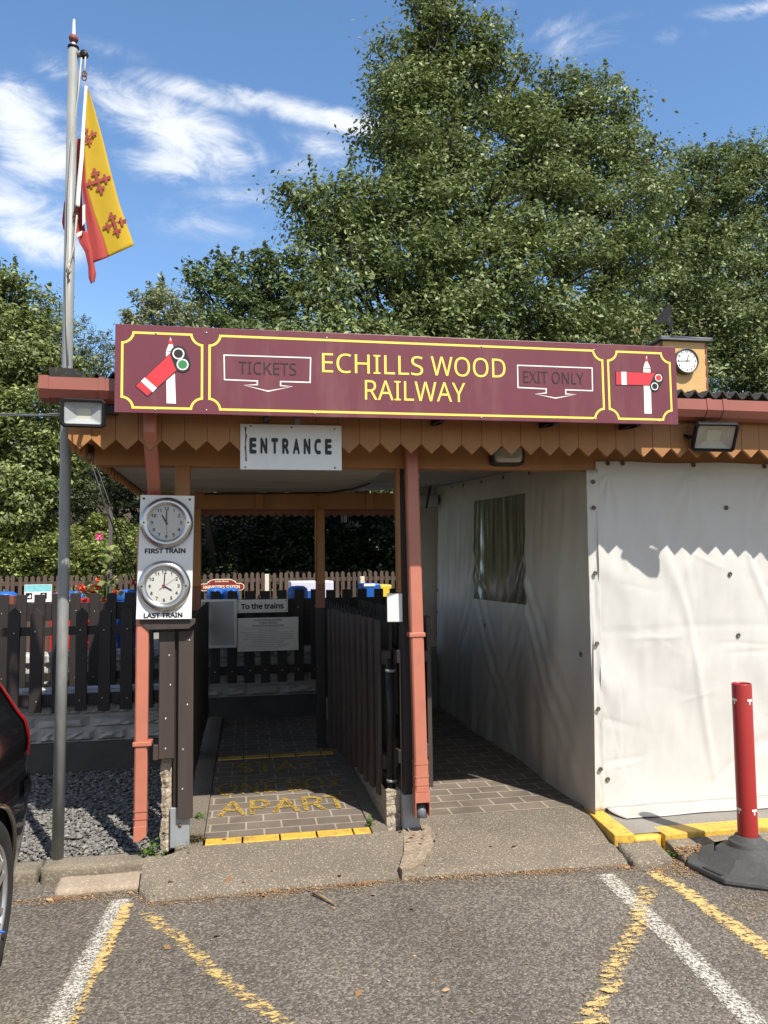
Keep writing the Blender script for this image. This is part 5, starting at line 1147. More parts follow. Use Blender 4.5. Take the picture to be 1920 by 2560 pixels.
    for j in range(NV):
        for i in range(NY):
            c = (P[j][i]+P[j+1][i+1])/2
            if wy0 < c.y < wy1 and wz0+.01*(c.y-5.6) < c.z < wz1+.045*(c.y-5.6): continue
            fs.append((j*(NY+1)+i, j*(NY+1)+i+1, (j+1)*(NY+1)+i+1, (j+1)*(NY+1)+i))
    b.add(vs, fs, smooth=True); S_ = b.build('pvc_sheet', 'tent_shaded', T, recalc=False)
    rows = []
    for j in range(41):
        r = []
        for i in range(121):
            y = wy0-.02+(wy1-wy0+.04)*i/120; z = wz0-.015+(wz1-wz0+.03+.045*(y-5.6))*j/40; zt = 2.285+.0577*(y-4.5); p = sd(y, (z-.098)/(zt-.098))
            r.append((p.x-.004+.004*nz((y*16, z*1.3, 1))+.0018*nz((y*38, z*1.0, 6)), y, z))
        rows.append(r)
    b = MB(); b.grid(rows); b.build('clear_window', 'film', T, recalc=False)
    for y, v in [(4.9, .985), (5.5, .985), (6.1, .985), (6.7, .985), (7.3, .985), (7.7, .985), (8.33, .52), (8.33, .42), (8.33, .32), (8.33, .22), (8.33, .12), (6.55, .43), (4.62, .43)]:
        p = sd(y, v); b = MB(); b.lathe([(.016, 0), (.017, .005), (.006, .006), (.0005, .003)], 10, Matrix(((0, 0, -1, p.x-.002), (1, 0, 0, p.y), (0, 1, 0, p.z), (0, 0, 0, 1)))); b.build('eyelet', 'eyelet', T)
    # sheet across the back of the exit passage, and the rolled-up flap with its strap
    rows = []
    for j in range(31):
        v = j/30; rows.append([(1.945+5*i/80, 8.62+.02*nz((i*.2, v*2, 1)), .297+v*2.25) for i in range(81)])
    b = MB(); b.grid(rows); b.build('pvc_sheet', 'tent_shaded', T, recalc=False)
    b = MB(); b.box(6.40, 6.42, 4.5, 8.6, .1, 2.4); b.build('pvc_sheet', 'tent_shaded', T)
    rows = []; c0 = U(944, 1080, 8.3); c1 = Vector((1.2, 8.35, c0.z-.02))
    for k in range(25):
        q = c1.lerp(c0, k/24); rows.append([(q.x, q.y+(.062+.008*nz((k*.5, a, 2)))*math.cos(a*math.pi/10), q.z+(.075+.010*nz((k*.6, a*.7, 5)))*math.sin(a*math.pi/10)) for a in range(21)])
    b = MB(); b.grid(rows); b.build('rolled_flap', 'tent', T)
    b = MB(); b.disc(.058, 0, 20, Matrix(((0, 0, 1, c0.x+.002), (0, -1, 0, c0.y), (1, 0, 0, c0.z), (0, 0, 0, 1)))); b.lathe([(.056, 0), (.056, .012), (.04, .012), (.04, .003), (.005, .003)], 20, Matrix(((0, 0, 1, c0.x), (0, -1, 0, c0.y), (1, 0, 0, c0.z), (0, 0, 0, 1)))); b.build('roll_end', 'blackplastic', T)
    b = MB(); s = U(926, 1068, 8.2); s2 = U(921, 1098, 8.2); b.tube([U(931, 1046, 8.2), s, s2], .012, 6); b.build('strap', 'blackplastic', T)
M['tent_hem'] = PBR('grubby sheeting hem', (.46, .45, .42), rough=.5, var=.08, scale=5, bump=.2, bscale=30, dirt=(.30, .28, .24), dirt_scale=6, dirt_amt=.5)
M['eyelet'] = PBR('dull brass eyelets', (.12, .10, .075), rough=.5, var=.3, metal=.5, bump=0)
def film():
    mt, nt, N, L, B = _nt('clear window film')
    out = [n for n in N if n.type == 'OUTPUT_MATERIAL'][0]
    t = N.new('ShaderNodeBsdfTransparent'); t.inputs[0].default_value = (.50, .48, .36, 1)
    g = N.new('ShaderNodeBsdfGlossy'); g.inputs['Roughness'].default_value = .22; g.inputs['Color'].default_value = (.7, .7, .66, 1)
    f = N.new('ShaderNodeFresnel'); f.inputs['IOR'].default_value = 1.5; a = N.new('ShaderNodeMath'); a.operation = 'MULTIPLY'; a.inputs[1].default_value = .30; L.new(f.outputs[0], a.inputs[0])
    mx = N.new('ShaderNodeMixShader'); L.new(a.outputs[0], mx.inputs[0]); df = N.new('ShaderNodeBsdfDiffuse'); df.inputs[0].default_value = (.20, .19, .14, 1); m2 = N.new('ShaderNodeMixShader'); m2.inputs[0].default_value = .45; L.new(t.outputs[0], m2.inputs[1]); L.new(df.outputs[0], m2.inputs[2])
    L.new(m2.outputs[0], mx.inputs[1]); L.new(g.outputs[0], mx.inputs[2]); L.new(mx.outputs[0], out.inputs[0])
    return mt
M['film'] = film()
tent()

# ------------------------------------------------------------------ bollard
def bollard():
    c = UZ(1617, 1838, .085); 
    T = thing('bollard', 'red plastic bollard post in a black rubber base in front of the white tent', 'bollard', (c.x, c.y, 0))
    lean = Matrix.Translation((c.x, c.y, 0)) @ Euler((0, rad(.3), rad(12))).to_matrix().to_4x4()
    # octagonal rubber foot, stretched sideways
    def ring(a, bb, z, ch=.42):
        p = [(-a, -bb*ch), (-a*ch, -bb), (a*ch, -bb), (a, -bb*ch), (a, bb*ch), (a*ch, bb), (-a*ch, bb), (-a, bb*ch)]; return [(x, y, z) for x, y in p+p[:1]]
    def circ(r, z): return [(r*math.cos(rad(22.5+45*k-180)), r*math.sin(rad(22.5+45*k-180)), z) for k in range(9)]
    b = MB(); rows = [ring(.30, .30, 0), ring(.305, .305, .012), ring(.30, .30, .030), ring(.25, .25, .038), ring(.20, .20, .066, .46), ring(.165, .165, .088, .44)]
    b.grid(rows, smooth=False); b.v = [tuple(lean @ Vector(v)) for v in b.v]
    fo = b.build('base', 'rubber', T, bevel=.006, seg=2)
    b = MB(); b.lathe([(.165, .078), (.135, .100), (.104, .112), (.098, .118), (.098, .135), (.090, .140), (.074, .143), (.066, .165), (.054, .168)], 40, lean); b.build('collar', 'rubber', T)
    b = MB(); b.lathe([(.050, .10), (.0505, .14), (.0505, .955), (.049, .96), (.046, .96), (.0455, .95), (.0455, .2)], 40, lean); post = b.build('post', 'bollard', T)
    # T-shaped slots through the wall of the post
    s = MB(); e = MB()
    for z in (.875, .305):
        for ang in (-184, -92):
            a = rad(ang); n = Vector((math.cos(a), math.sin(a), 0)); t = Vector((-n.y, n.x, 0))
            mm = lean @ Matrix(((t.x, 0, n.x, n.x*.0507), (t.y, 0, n.y, n.y*.0507), (0, 1, 0, z), (0, 0, 0, 1)))
            s.add([(-.016, -.006, -.002), (.016, -.006, -.002), (.016, .006, -.002), (-.016, .006, -.002)], [(0, 1, 2, 3)], mat4=mm); s.v[-4:] = [tuple(mm @ Vector(v)) for v in ((-.016, -.004, .0008), (.016, -.006, .0008), (.016, .007, .0008), (-.016, .007, .0008))]
            s.add([(-.004, -.022, .0008), (.004, -.022, .0008), (.004, -.006, .0009), (-.004, -.006, .0009)], [(0, 1, 2, 3)], mat4=mm)
    s.build('slots', 'sign_white', post, recalc=False)
    s = MB(); mm = lean
    s.box(-.290, -.264, -.09, .03, .030, .0375, lean); s.build('moulded_label', 'blackplastic', T)
bollard()

# ------------------------------------------------------------------ parked car at the left edge
def car():
    CX, HW = -1.84, .895
    T = thing('parked_car', 'shiny black car at the left edge, only its rear wheel and red tail light showing', 'car', (CX, 1.6, 0))
    prof = [(.20, .90), (.26, .935), (.34, .955), (.44, .972), (.56, .985), (.66, .992), (.74, .985), (.80, .992), (.88, .995), (.95, .975), (1.0, .945), (1.1, .905), (1.2, .865), (1.3, .82), (1.38, .755), (1.43, .68), (1.46, .56), (1.475, .40)]
    def ip(tab, z):
        for (a, va), (c, vc) in zip(tab, tab[1:]):
            if z <= c: return va+(vc-va)*max(0, (z-a))/(c-a)
        return tab[-1][1]
    yend = [(.2, 3.84), (.34, 3.93), (.55, 3.97), (.66, 3.97), (.72, 3.93), (.95, 3.93), (1.05, 3.86), (1.2, 3.74), (1.35, 3.58), (1.475, 3.25)]
    yfro = [(.2, -.62), (.4, -.72), (.6, -.72), (.8, -.55), (.92, -.1), (1.0, .35), (1.2, .78), (1.4, 1.2), (1.475, 1.55)]
    def se(s, p): s = min(max(s, 0), 1); return (1-(1-s)**p)**(1/p)
    def surf(z, y, off=0):
        ye, yf = ip(yend, z), ip(yfro, z); w = HW*ip(prof, z)*se((ye-y)/.26, 2.6)*se((y-yf)/.5, 2.2)
        return Vector((CX+w+off, y, z))
    zs = [.20+.0225*i for i in range(57)]; zs[-1] = 1.475
    ts = [1-(1-i/110)**1.0 for i in range(111)]
    def yy(z, t):
        ye, yf = ip(yend, z), ip(yfro, z)
        # denser at the ends
        s = .5-.5*math.cos(math.pi*t); return ye+(yf-ye)*(.6*t+.4*s)
    WY, WZ, WR = 3.22, .335, .372
    WYF = .42
    b = MB(); vs = []; fs = []
    n = len(ts)
    for side in (1, -1):
        o = len(vs)
        for z in zs:
            for t in ts:
                p = surf(z, yy(z, t)); vs.append((CX+side*(p.x-CX), p.y, p.z))
        for j in range(len(zs)-1):
            for i in range(n-1):
                q = [o+j*n+i, o+j*n+i+1, o+(j+1)*n+i+1, o+(j+1)*n+i]; c = sum((Vector(vs[k]) for k in q), Vector())/4
                if abs(c.x-CX) > .55 and (math.hypot(c.y-WY, c.z-WZ) < WR or math.hypot(c.y-WYF, c.z-WZ) < WR): continue
                fs.append(tuple(q) if side == 1 else tuple(reversed(q)))
    o2 = len(zs)*n; j = len(zs)-1
    for i in range(n-1): fs.append((j*n+i, j*n+i+1, o2+j*n+i+1, o2+j*n+i))
    b.add(vs, fs, smooth=True); body = b.build('body', 'car_paint', T)
    # underside and wheel housings
    b = MB(); b.box(CX-.70, CX+.70, -.4, 3.75, .19, .6); b.build('underbody', 'blackplastic', T)
    for wy in (WY, WYF):
        for s in (1, -1):
            pts = []
            for k in range(33):
                a = math.pi*(-.12+1.24*k/32); y = wy+WR*1.0*math.cos(a); z = WZ+WR*math.sin(a); p = surf(max(z, .2), y); pts.append((CX+s*(p.x-CX-.004), y, max(z, .2)))
            b = MB(); b.tube(pts, .017, 8); b.build('wheel_arch', 'car_paint', T)
            pts2 = [(CX+s*.62, p[1], p[2]) for p in pts]; b = MB(); b.grid([pts, pts2]); b.build('arch_liner', 'blackplastic', T)
    # glass, tail lights, bumper crease, sill
    def patch(nm, mat, zr, yr, off, side=1, nz_=14, ny=30, yfun=None):
        rows = []
        for j in range(nz_+1):
            z = zr[0]+(zr[1]-zr[0])*j/nz_; y0, y1 = yfun(z) if yfun else yr; r = []
            for i in range(ny+1):
                y = y0+(y1-y0)*i/ny; p = surf(z, y); q = surf(z, y-.01); t = (q-p); nn = Vector((-t.y, t.x, 0)).normalized()
                if nn.x < 0: nn = -nn
                p = p+nn*off; r.append((CX+side*(p.x-CX), p.y, p.z))
            rows.append(r)
        b = MB(); b.grid(rows); o = b.build(nm, mat, T); return o
    for s in (1, -1):
        patch('side_window', 'car_glass', (.985, 1.36), None, .003, s, yfun=lambda z: (ip(yend, z)-.34-.3*(z-.98), ip(yfro, z)+.35))
        patch('tail_light', 'tail_red', (.80, 1.30), None, .006, s, 26, 26, yfun=lambda z: (ip(yend, z)-.0005, ip(yend, z)-.27+.06*(z-.8)))
        patch('bumper_trim', 'car_paint', (.62, .70), None, .010, s, 8, 40, yfun=lambda z: (ip(yend, z)-.001, 3.62))
    rows = []
    for j in range(9):
        z = 1.0+.4*j/8; r = []
        for i in range(13): x = CX-.60+1.2*i/12; r.append((x, ip(yend, z)+.006-.05*((i-6)/6)**2, z))
        rows.append(r)
    b = MB(); b.grid(rows); b.build('rear_window', 'car_glass', T)
    # wheels
    for wy in (WY, WYF):
        for s in (1, -1):
            wx = CX+s*(HW-.005); mt = Matrix(((0, 0, s, wx), (1, 0, 0, wy), (0, 1, 0, WZ), (0, 0, 0, 1)))
            b = MB(); b.lathe([(.225, -.20), (.30, -.205), (.325, -.185), (.333, -.15), (.334, -.06), (.328, -.025), (.305, -.004), (.275, .002), (.245, -.004), (.232, -.012)], 72, mt); tyre = b.build('wheel', 'tyre', T)
            b = MB(); b.lathe([(.236, -.010), (.230, -.006), (.222, -.012), (.215, -.05), (.20, -.12), (.03, -.14)], 72, mt); b.build('rim_barrel', 'alloy_dark', tyre)
            b = MB()
            b.lathe([(.236, -.010), (.231, -.005), (.222, -.010), (.219, -.03)], 72, mt)
            for k in range(7):
                a = 2*math.pi*k/7+.35; ca, sa = math.cos(a), math.sin(a)
                def q(r, w, h): return (r*ca-w*sa, r*sa+w*ca, h)
                for w0 in (-.018, .018):
                    b.add([q(.05, w0*.8-.012, -.02), q(.05, w0*.8+.012, -.02), q(.226, w0*1.6+.011, -.012), q(.226, w0*1.6-.011, -.012), q(.05, w0*.8-.012, -.05), q(.05, w0*.8+.012, -.05), q(.226, w0*1.6+.011, -.05), q(.226, w0*1.6-.011, -.05)], [(0, 1, 2, 3), (4, 7, 6, 5), (0, 4, 5, 1), (1, 5, 6, 2), (2, 6, 7, 3), (3, 7, 4, 0)], mat4=mt)
            b.lathe([(.075, -.05), (.07, -.015), (.05, -.010), (.001, -.008)], 28, mt); b.build('rim', 'alloy', tyre)
            b = MB(); b.tube([mt @ Vector((.14, -.14, -.01)), mt @ Vector((.146, -.15, .012))], .005, 8); b.build('valve_cap', 'blue', tyre)
M['car_paint'] = PBR('black car paint', (.006, .006, .007), rough=.12, var=.1, bump=0, coat=1, spec=.5)
M['car_glass'] = PBR('dark car glass', (.010, .011, .012), rough=.05, var=.05, bump=0, spec=.6)
M['tail_red'] = PBR('red tail light lens', (.42, .008, .012), rough=.12, var=.15, scale=20, bump=.1, bscale=60, coat=1)
M['tyre'] = PBR('tyre rubber', (.022, .022, .022), rough=.8, var=.2, bump=.2)
M['alloy'] = PBR('silver alloy wheel', (.45, .45, .45), rough=.35, var=.06, metal=.75, bump=0)
M['alloy_dark'] = PBR('inner wheel barrel', (.05, .05, .05), rough=.6, var=.2, metal=.3, bump=0)
car()

# ------------------------------------------------------------------ far side: platform, posts, signs, planters
def far_side():
    b = MB(); b.box(-5, 2.2, 8.37, 13, 0, .70); struct(b.build('platform', 'platform'))
    Y = 11.0; S = lambda x, y: XZ(x, y, Y)
    c = S(479, 1268); x0 = S(430, 1268)[0]; x1 = S(528, 1268)[0]; hz = (S(479, 1260)[1]-S(479, 1276)[1])/2; w = x1-x0
    T = thing('station_name_board', 'maroon totem-shaped station name board with cream border above the dark back fence', 'sign', (c[0], Y, .7))
    def outline(k):
        pts = []; r = hz-k
        for i in range(9): a = rad(-90-180*i/8); pts.append((x0+hz+r*math.cos(a), c[1]+r*math.sin(a)))
        hx = w*.30; ht = hz*1.1
        pts += [(c[0]-hx-.02, c[1]+r), (c[0]-hx+.0+k, c[1]+r+ht*.5), (c[0]-hx+.05, c[1]+r+ht*.92), (c[0]-hx*.5, c[1]+r+ht*1.06), (c[0]+hx*.5, c[1]+r+ht*1.06), (c[0]+hx-.05, c[1]+r+ht*.92), (c[0]+hx-k, c[1]+r+ht*.5), (c[0]+hx+.02, c[1]+r)]
        for i in range(9): a = rad(90-180*i/8); pts.append((x1-hz+r*math.cos(a), c[1]+r*math.sin(a)))
        return pts
    b = MB(); b.prism(outline(0), Y, Y+.02); b.build('board', 'cream_gloss', T)
    b = MB(); b.prism(outline(.010), Y-.002, Y-.0005); b.build('panel', 'sign_maroon_far', T)
    b = MB(); b.text("HARVESTER'S STATION", facing((c[0], Y-.003, c[1])), w=w*.80, h=hz*.95, bold=.03); b.build('lettering', 'cream_gloss', T, recalc=False)
    b = MB(); b.text('Echills Wood', facing((c[0], Y-.003, c[1]+hz*1.55)), w=w*.30, h=hz*.5, bold=.02); b.build('lettering', 'cream_gloss', T, recalc=False)
    for x in (c[0]-w*.32, c[0]+w*.32): b = MB(); b.box(x-.03, x+.03, Y+.022, Y+.07, .7, c[1]); b.build('post', 'farbrown', T)
    # white posts of the far fence
    for (px, top, ww, lab) in ((576.5, 1240, .062, 'pale concrete fence post left of the inner canopy post'), (783, 1245, .066, 'pale concrete fence post right of the inner canopy post')):
        p = U(px, top, 11.9); b = MB(); b.box(p.x-ww/2, p.x+ww/2, 11.9, 11.98, .7, p.z); tag(b.build('concrete_post', 'post_white', bevel=.006), lab, 'post', 'concrete posts along the far fence')
    # panels and machines on the platform, only their tops show
    x0, z1 = XZ(628, 1256, 10.4); x1, _ = XZ(721, 1256, 10.4)
    T = thing('pale_wagon', 'pale lilac wagon side showing above the dark back fence', 'wagon', ((x0+x1)/2, 10.5, .7)); b = MB(); b.box(x0, x1, 10.4, 11.1, .85, z1); b.build('body', 'lilac', T, bevel=.02)
    b = MB(); xm = x0+(x1-x0)*.42; b.prism([(xm-.10, .9), (xm-.10, z1-.16), (xm-.06, z1-.13), (xm+.14, z1-.13), (xm+.18, z1-.16), (xm+.18, .9)], 10.385, 10.398); b.build('blue_panel', 'blue', T)
    for k in (0, 1): b = MB(); b.lathe([(.1, 0), (.1, .05), (.02, .06)], 16, facing((x0+.2+k*(x1-x0-.4), 10.4, .80))); b.build('wheel', 'blackmetal', T)
    x0, z1 = XZ(786, 1261, 10.6); x1, _ = XZ(846, 1261, 10.6)
    T = thing('blue_wagon', 'blue and yellow wagon top showing above the back fence at the right', 'wagon', ((x0+x1)/2, 10.6, .7)); b = MB(); b.box(x0, x0+(x1-x0)*.58, 10.6, 11.2, .85, z1); b.build('body', 'blue', T, bevel=.015)
    b = MB(); b.box(x0+(x1-x0)*.58+.004, x1, 10.6, 11.2, .85, z1-.02); b.build('cab', 'yellow_gloss', T, bevel=.015); b = MB(); b.box(x0, x0+(x1-x0)*.4, 10.59, 10.598, z1-.035, z1+.002); b.build('stripe', 'board_white', T)
    def barrel(px, py, w, Y, lab, lid=1):
        p = U(px, py, Y); T = thing('blue_barrel', lab, 'barrel', (p.x, Y, .7), 'blue barrels behind the fence'); r = w/2; z = p.z
        b = MB(); b.lathe([(r*.82, .70), (r*.98, .80), (r, .84), (r, z-.16), (r*.97, z-.13), (r, z-.10), (r*.93, z-.03), (r*.6, z), (.002, z+.005)], 28, Matrix.Translation((p.x, Y, 0))); b.build('drum', 'blue', T)
        b = MB(); b.lathe([(r*1.02, z-.115), (r*1.03, z-.1), (r*1.02, z-.085)], 28, Matrix.Translation((p.x, Y, 0))); b.build('rim', 'blue', T)
    barrel(139, 1276, .26, 9.6, 'blue barrel behind the fence just left of the flagpole'); barrel(170, 1277, .26, 9.75, 'blue barrel behind the fence just right of the flagpole beside the red flowers')
    barrel(274, 1274, .26, 9.7, 'blue barrel behind the fence next to the clock board'); barrel(466, 1270, .24, 10.4, 'blue barrel below the left half of the maroon name board'); barrel(497, 1270, .24, 10.4, 'blue barrel below the right half of the maroon name board')
    barrel(643, 1266, .25, 9.4, 'blue barrel in front of the lilac wagon'); barrel(12, 1278, .28, 9.6, 'blue barrel behind the brown-red post at the far left')
    # information board
    x0, z1 = XZ(53, 1263, 8.9); x1, z0 = XZ(111, 1300, 8.9)
    T = thing('information_board', 'white and turquoise information board with dark pictograms behind the left fence', 'board', ((x0+x1)/2, 8.9, .7)); b = MB(); b.box(x0, x1, 8.9, 8.915, z0, z1); b.build('panel', 'board_white', T); 
    b = MB(); b.add([(x0+.004, 8.899, z1-.075), (x1-.004, 8.899, z1-.075), (x1-.004, 8.899, z1-.004), (x0+.004, 8.899, z1-.004)], [(0, 1, 2, 3)]); b.build('heading', 'turq', T, recalc=False)
    b = MB(); a = x0+.015; b.box(a, a+.065, 8.897, 8.8985, z1-.155, z1-.09); b.box(a+.15, a+.215, 8.897, 8.8985, z1-.155, z1-.09); b.build('pictograms', 'black', T)
    b = MB(); b.prism([(a+.008, z1-.14), (a+.03, z1-.125), (a+.05, z1-.105), (a+.056, z1-.13), (a+.05, z1-.145)], 8.8955, 8.8965); b.lathe([(.008, 0), (.014, .0005), (.02, 0)], 14, facing((a+.182, 8.8962, z1-.122))); b.build('pictogram_marks', 'board_white', T)
    for x in (x0+.04, x1-.04): b = MB(); b.box(x-.02, x+.02, 8.917, 8.95, .7, z1-.02); b.build('post', 'farbrown', T)
    # flower tubs
    for px, py, Y, lab in ((212, 1282, 9.2, 'bright red planter of orange-red geraniums behind the left fence'), (125, 1318, 9.3, 'bright red planter showing between the fence slats left of the flagpole')):
        p = U(px, py, Y); T = thing('flower_planter', lab, 'planter', (p.x, Y, .70), 'red planters behind the fence')
        zt = p.z-.05 if Y < 9.25 else p.z
        b = MB(); b.add([(p.x-.14, Y-.1, .70), (p.x+.14, Y-.1, .70), (p.x+.14, Y+.1, .70), (p.x-.14, Y+.1, .70), (p.x-.18, Y-.13, zt), (p.x+.18, Y-.13, zt), (p.x+.18, Y+.13, zt), (p.x-.18, Y+.13, zt)], [(3, 2, 1, 0), (0, 1, 5, 4), (1, 2, 6, 5), (2, 3, 7, 6), (3, 0, 4, 7), (4, 5, 6, 7)]); b.build('trough', 'brightred', T, bevel=.01)
        n = 500; c = np.stack([RNG.normal(p.x, .10, n), RNG.normal(Y, .05, n), RNG.normal(zt+.06, .045, n)], 1); leaves_mesh('leaves', c, .022, 'leaf_bramble', T, asp=.7)
        n = 420 if Y < 9.25 else 60; k = RNG.integers(0, 9, n); hx = RNG.normal(p.x, .12, 9); hz_ = RNG.normal(zt+.13, .035, 9); c = np.stack([hx[k]+RNG.normal(0, .022, n), RNG.normal(Y-.06, .03, n), hz_[k]+RNG.normal(0, .018, n)], 1); leaves_mesh('petals', c, .016, 'geranium', T, asp=.8)
    # hollyhock
    p = U(216, 1159, 8.75); T = thing('hollyhock', 'tall hollyhock with one pink flower behind the left fence', 'plant', (p.x+.05, 8.8, .7))
    b = MB(); b.tube([(p.x+.10, 8.82, .7), (p.x+.07, 8.82, 1.3), (p.x+.04, 8.8, p.z-.05), (p.x+.01, 8.78, p.z+.03)], [.012, .010, .008, .004], 8); b.build('stem', 'leaf_weed', T)
    n = 130; zz_ = RNG.uniform(.9, p.z-.08, n); c = np.stack([p.x+.06+RNG.normal(0, .07, n), RNG.normal(8.8, .06, n), zz_], 1); leaves_mesh('leaves', c, RNG.uniform(.02, .05, n), 'leaf_bramble', T, asp=.8)
    b = MB()
    for k in range(5):
        a = k*1.2566+.3; b.add([(p.x, p.y-.02, p.z), (p.x+.03*math.cos(a-.5), p.y-.035, p.z+.03*math.sin(a-.5)), (p.x+.044*math.cos(a-.3), p.y-.04, p.z+.044*math.sin(a-.3)), (p.x+.046*math.cos(a+.3), p.y-.042, p.z+.046*math.sin(a+.3)), (p.x+.03*math.cos(a+.5), p.y-.036, p.z+.03*math.sin(a+.5))], [(0, 1, 2, 3, 4)])
    fl = b.build('flower', 'pink', T, recalc=False); b = MB(); b.ball((p.x, p.y-.03, p.z), .009, 8); b.build('flower_centre', 'sign_yellow', fl)
    a = U(239, 1095, 9.0); b = MB(); b.box(a.x-.022, a.x+.022, 9.0, 9.04, .7, a.z); tag(b.build('timber_post', 'greypost', bevel=.004), 'thin grey upright post behind the left fence near the pink flower', 'post')
    for (p0, p1, lab) in (((192, 985), (292, 1268), 'dark slack cable slanting down behind the clock board, the left one of two'), ((206, 1000), (297, 1245), 'dark slack cable slanting down behind the clock board, the right one of two')):
        A = U(*p0, 6.75); B = U(*p1, 6.75); b = MB(); b.tube([A, A.lerp(B, .35)+Vector((0, 0, -.02)), A.lerp(B, .7)+Vector((0, 0, -.018)), B, B+(B-A)*.25], .006, 6); tag(b.build('stay_cable', 'cable'), lab, 'cable', 'slack cables behind the clock board')
    A = U(165, 893.5, 3.92); B = U(0, 897, 5.5); C_ = U(-420, 880, 9); b = MB()
    for o in (0, .012): b.tube([A+Vector((0, .02, o)), A.lerp(B, .45)+Vector((0, 0, -.008+o*.3)), B+Vector((0, 0, o)), C_], .0038, 6)
    tag(b.build('overhead_cable', 'cable_grey'), 'grey twin cable running left from the corner floodlight', 'cable')
    # carriage lamp hanging from the inner beam
    p = U(745, 1096, 6.9); T = thing('lantern', 'small black lantern hanging under the inner beam', 'lantern', (p.x, 6.9, p.z-.1))
    b = MB(); b.lathe([(.01, .02), (.012, 0), (.05, -.03), (.052, -.036)], 6, Matrix.Translation(p)); b.tube([p+Vector((0, 0, .01)), p+Vector((0, 0, .14))], .006, 6)
    for k in range(6):
        a = k*math.pi/3; b.tube([p+Vector((.05*math.cos(a), .05*math.sin(a), -.036)), p+Vector((.034*math.cos(a), .034*math.sin(a), -.14))], .004, 5)
    b.lathe([(.038, -.14), (.03, -.155), (.001, -.16)], 6, Matrix.Translation(p)); b.build('frame', 'blackmetal', T)
    b = MB(); b.lathe([(.044, -.04), (.030, -.138)], 6, Matrix.Translation(p), smooth=False); b.build('glass', 'lampglass', T)
M['cream_gloss'] = PBR('cream gloss', (.80, .70, .50), rough=.4, bump=0); M['sign_maroon_far'] = PBR('maroon gloss', (.22, .025, .025), rough=.4, bump=0)
M['greypost'] = PBR('grey timber', (.10, .085, .08), rough=.8, bump=.3); M['cable_grey'] = PBR('grey cable', (.20, .20, .20), rough=.6, bump=0); M['lampglass'] = PBR('lantern glass', (.25, .26, .26), rough=.1, bump=0)
far_side()

# ------------------------------------------------------------------ trees and plants
def crown_points(lobes, leaf, layers, clump=.34, shell=.64):
    """leaf positions and outward directions: leaf clumps spread through the volume of each lobe, thickest near its skin"""
    P = []; O = []
    for (c, r, sq) in lobes:
        c = np.array(c); ncl = max(9, int(11*(r/clump)**2*.40)); n_leaf = max(60, int(layers*math.pi*r*r/(leaf*leaf*.9)))
        d = RNG.normal(0, 1, (ncl, 3)); d /= np.linalg.norm(d, axis=1, keepdims=True)
        rr = np.where(RNG.uniform(0, 1, ncl) < shell, RNG.uniform(.80, 1.10, ncl), RNG.uniform(.2, .85, ncl))
        cc = c+d*(rr*r)[:, None]*np.array([1, 1, sq]); cr_ = clump*RNG.uniform(.45, 1.15, ncl)
        k = RNG.choice(ncl, n_leaf, p=cr_**2/np.sum(cr_**2))
        g = RNG.normal(0, .5, (n_leaf, 3))*np.array([1.15, 1.15, .55])
        p = cc[k]+g*cr_[k][:, None]; P.append(p); O.append(d[k]*.7+g*.6)
    return np.concatenate(P), np.concatenate(O)
def lobe(x, y, rpx, Y, sq=.9):
    p = U(x, y, Y); return (tuple(p), rpx*1.1573/FPX*(p-CAM).length, sq)
def tree(name, lab, cat, base, lobes, leaf, layers, mat, trunk_r, group='trees and shrubs behind the station', clump=.34, up=.5, trunk_part='trunk', asp=.48, limbs=True, shell=.64, ow=.8, sprays=0):
    T = thing(name, lab, cat, base, group); base = Vector(base)
    lobes = [lobe(*l) if len(l) > 3 else l for l in lobes]
    top = max(lobes, key=lambda l: l[0][2])
    b = MB(); t = Vector(top[0]); mid = base.lerp(t, .5)+Vector((random.uniform(-.2, .2), random.uniform(-.2, .2), 0)); mid.x = base.x*.6+t.x*.4
    b.tube([base, base.lerp(mid, .5), mid, mid.lerp(t, .6), t], [trunk_r*1.25, trunk_r, trunk_r*.8, trunk_r*.45, trunk_r*.15], 12); b.build(trunk_part, 'bark', T)
    if limbs:
        for c, r, sq in lobes:
            if c == top[0]: continue
            c = Vector(c); f = min(.9, max(.15, (c.z-r*.8-base.z)/max(.1, t.z-base.z)*.8)); s = base.lerp(mid, f*2) if f < .5 else mid.lerp(t, f*2-1)
            m_ = s.lerp(c, .5)+Vector((0, 0, -.1*r)); b = MB(); rr = trunk_r*.5*min(1, r/1.3)+.014
            b.tube([s, m_, c], [rr, rr*.6, rr*.25], 7)
            for q in range(5):
                d = Vector(RNG.normal(0, 1, 3)); d.z = abs(d.z)*.6; d.normalize(); b.tube([m_.lerp(c, .3+.14*q), c+d*r*.5, c+d*r*.95], [rr*.35, rr*.2, .006], 5)
            b.build('limb', 'bark', T)
    P, O = crown_points(lobes, leaf, layers, clump, shell)
    if sprays:           # thin upright shoots with sparse leaves along the outline
        ex = []; eo = []
        for c, r, sq in lobes:
            for q in range(int(sprays*r)+2):
                d = RNG.normal(0, 1, 3); d[2] = abs(d[2])+.5; d /= np.linalg.norm(d); s = np.array(c)+d*r*np.array([1, 1, sq])*.95; L_ = RNG.uniform(.25, .6)*min(1, r); n = 26
                tt = RNG.uniform(0, 1, n); ex.append(s+(d*.5+np.array([0, 0, .8]))*(tt*L_)[:, None]+RNG.normal(0, .05, (n, 3))*(1.1-tt)[:, None]); eo.append(np.tile(d, (n, 1)))
        P = np.concatenate([P]+ex); O = np.concatenate([O]+eo)
    leaves_mesh('crown', P, leaf*RNG.uniform(.5, 1.3, len(P)), mat, T, up=up, asp=asp, outward=O, ow=ow)
    return T

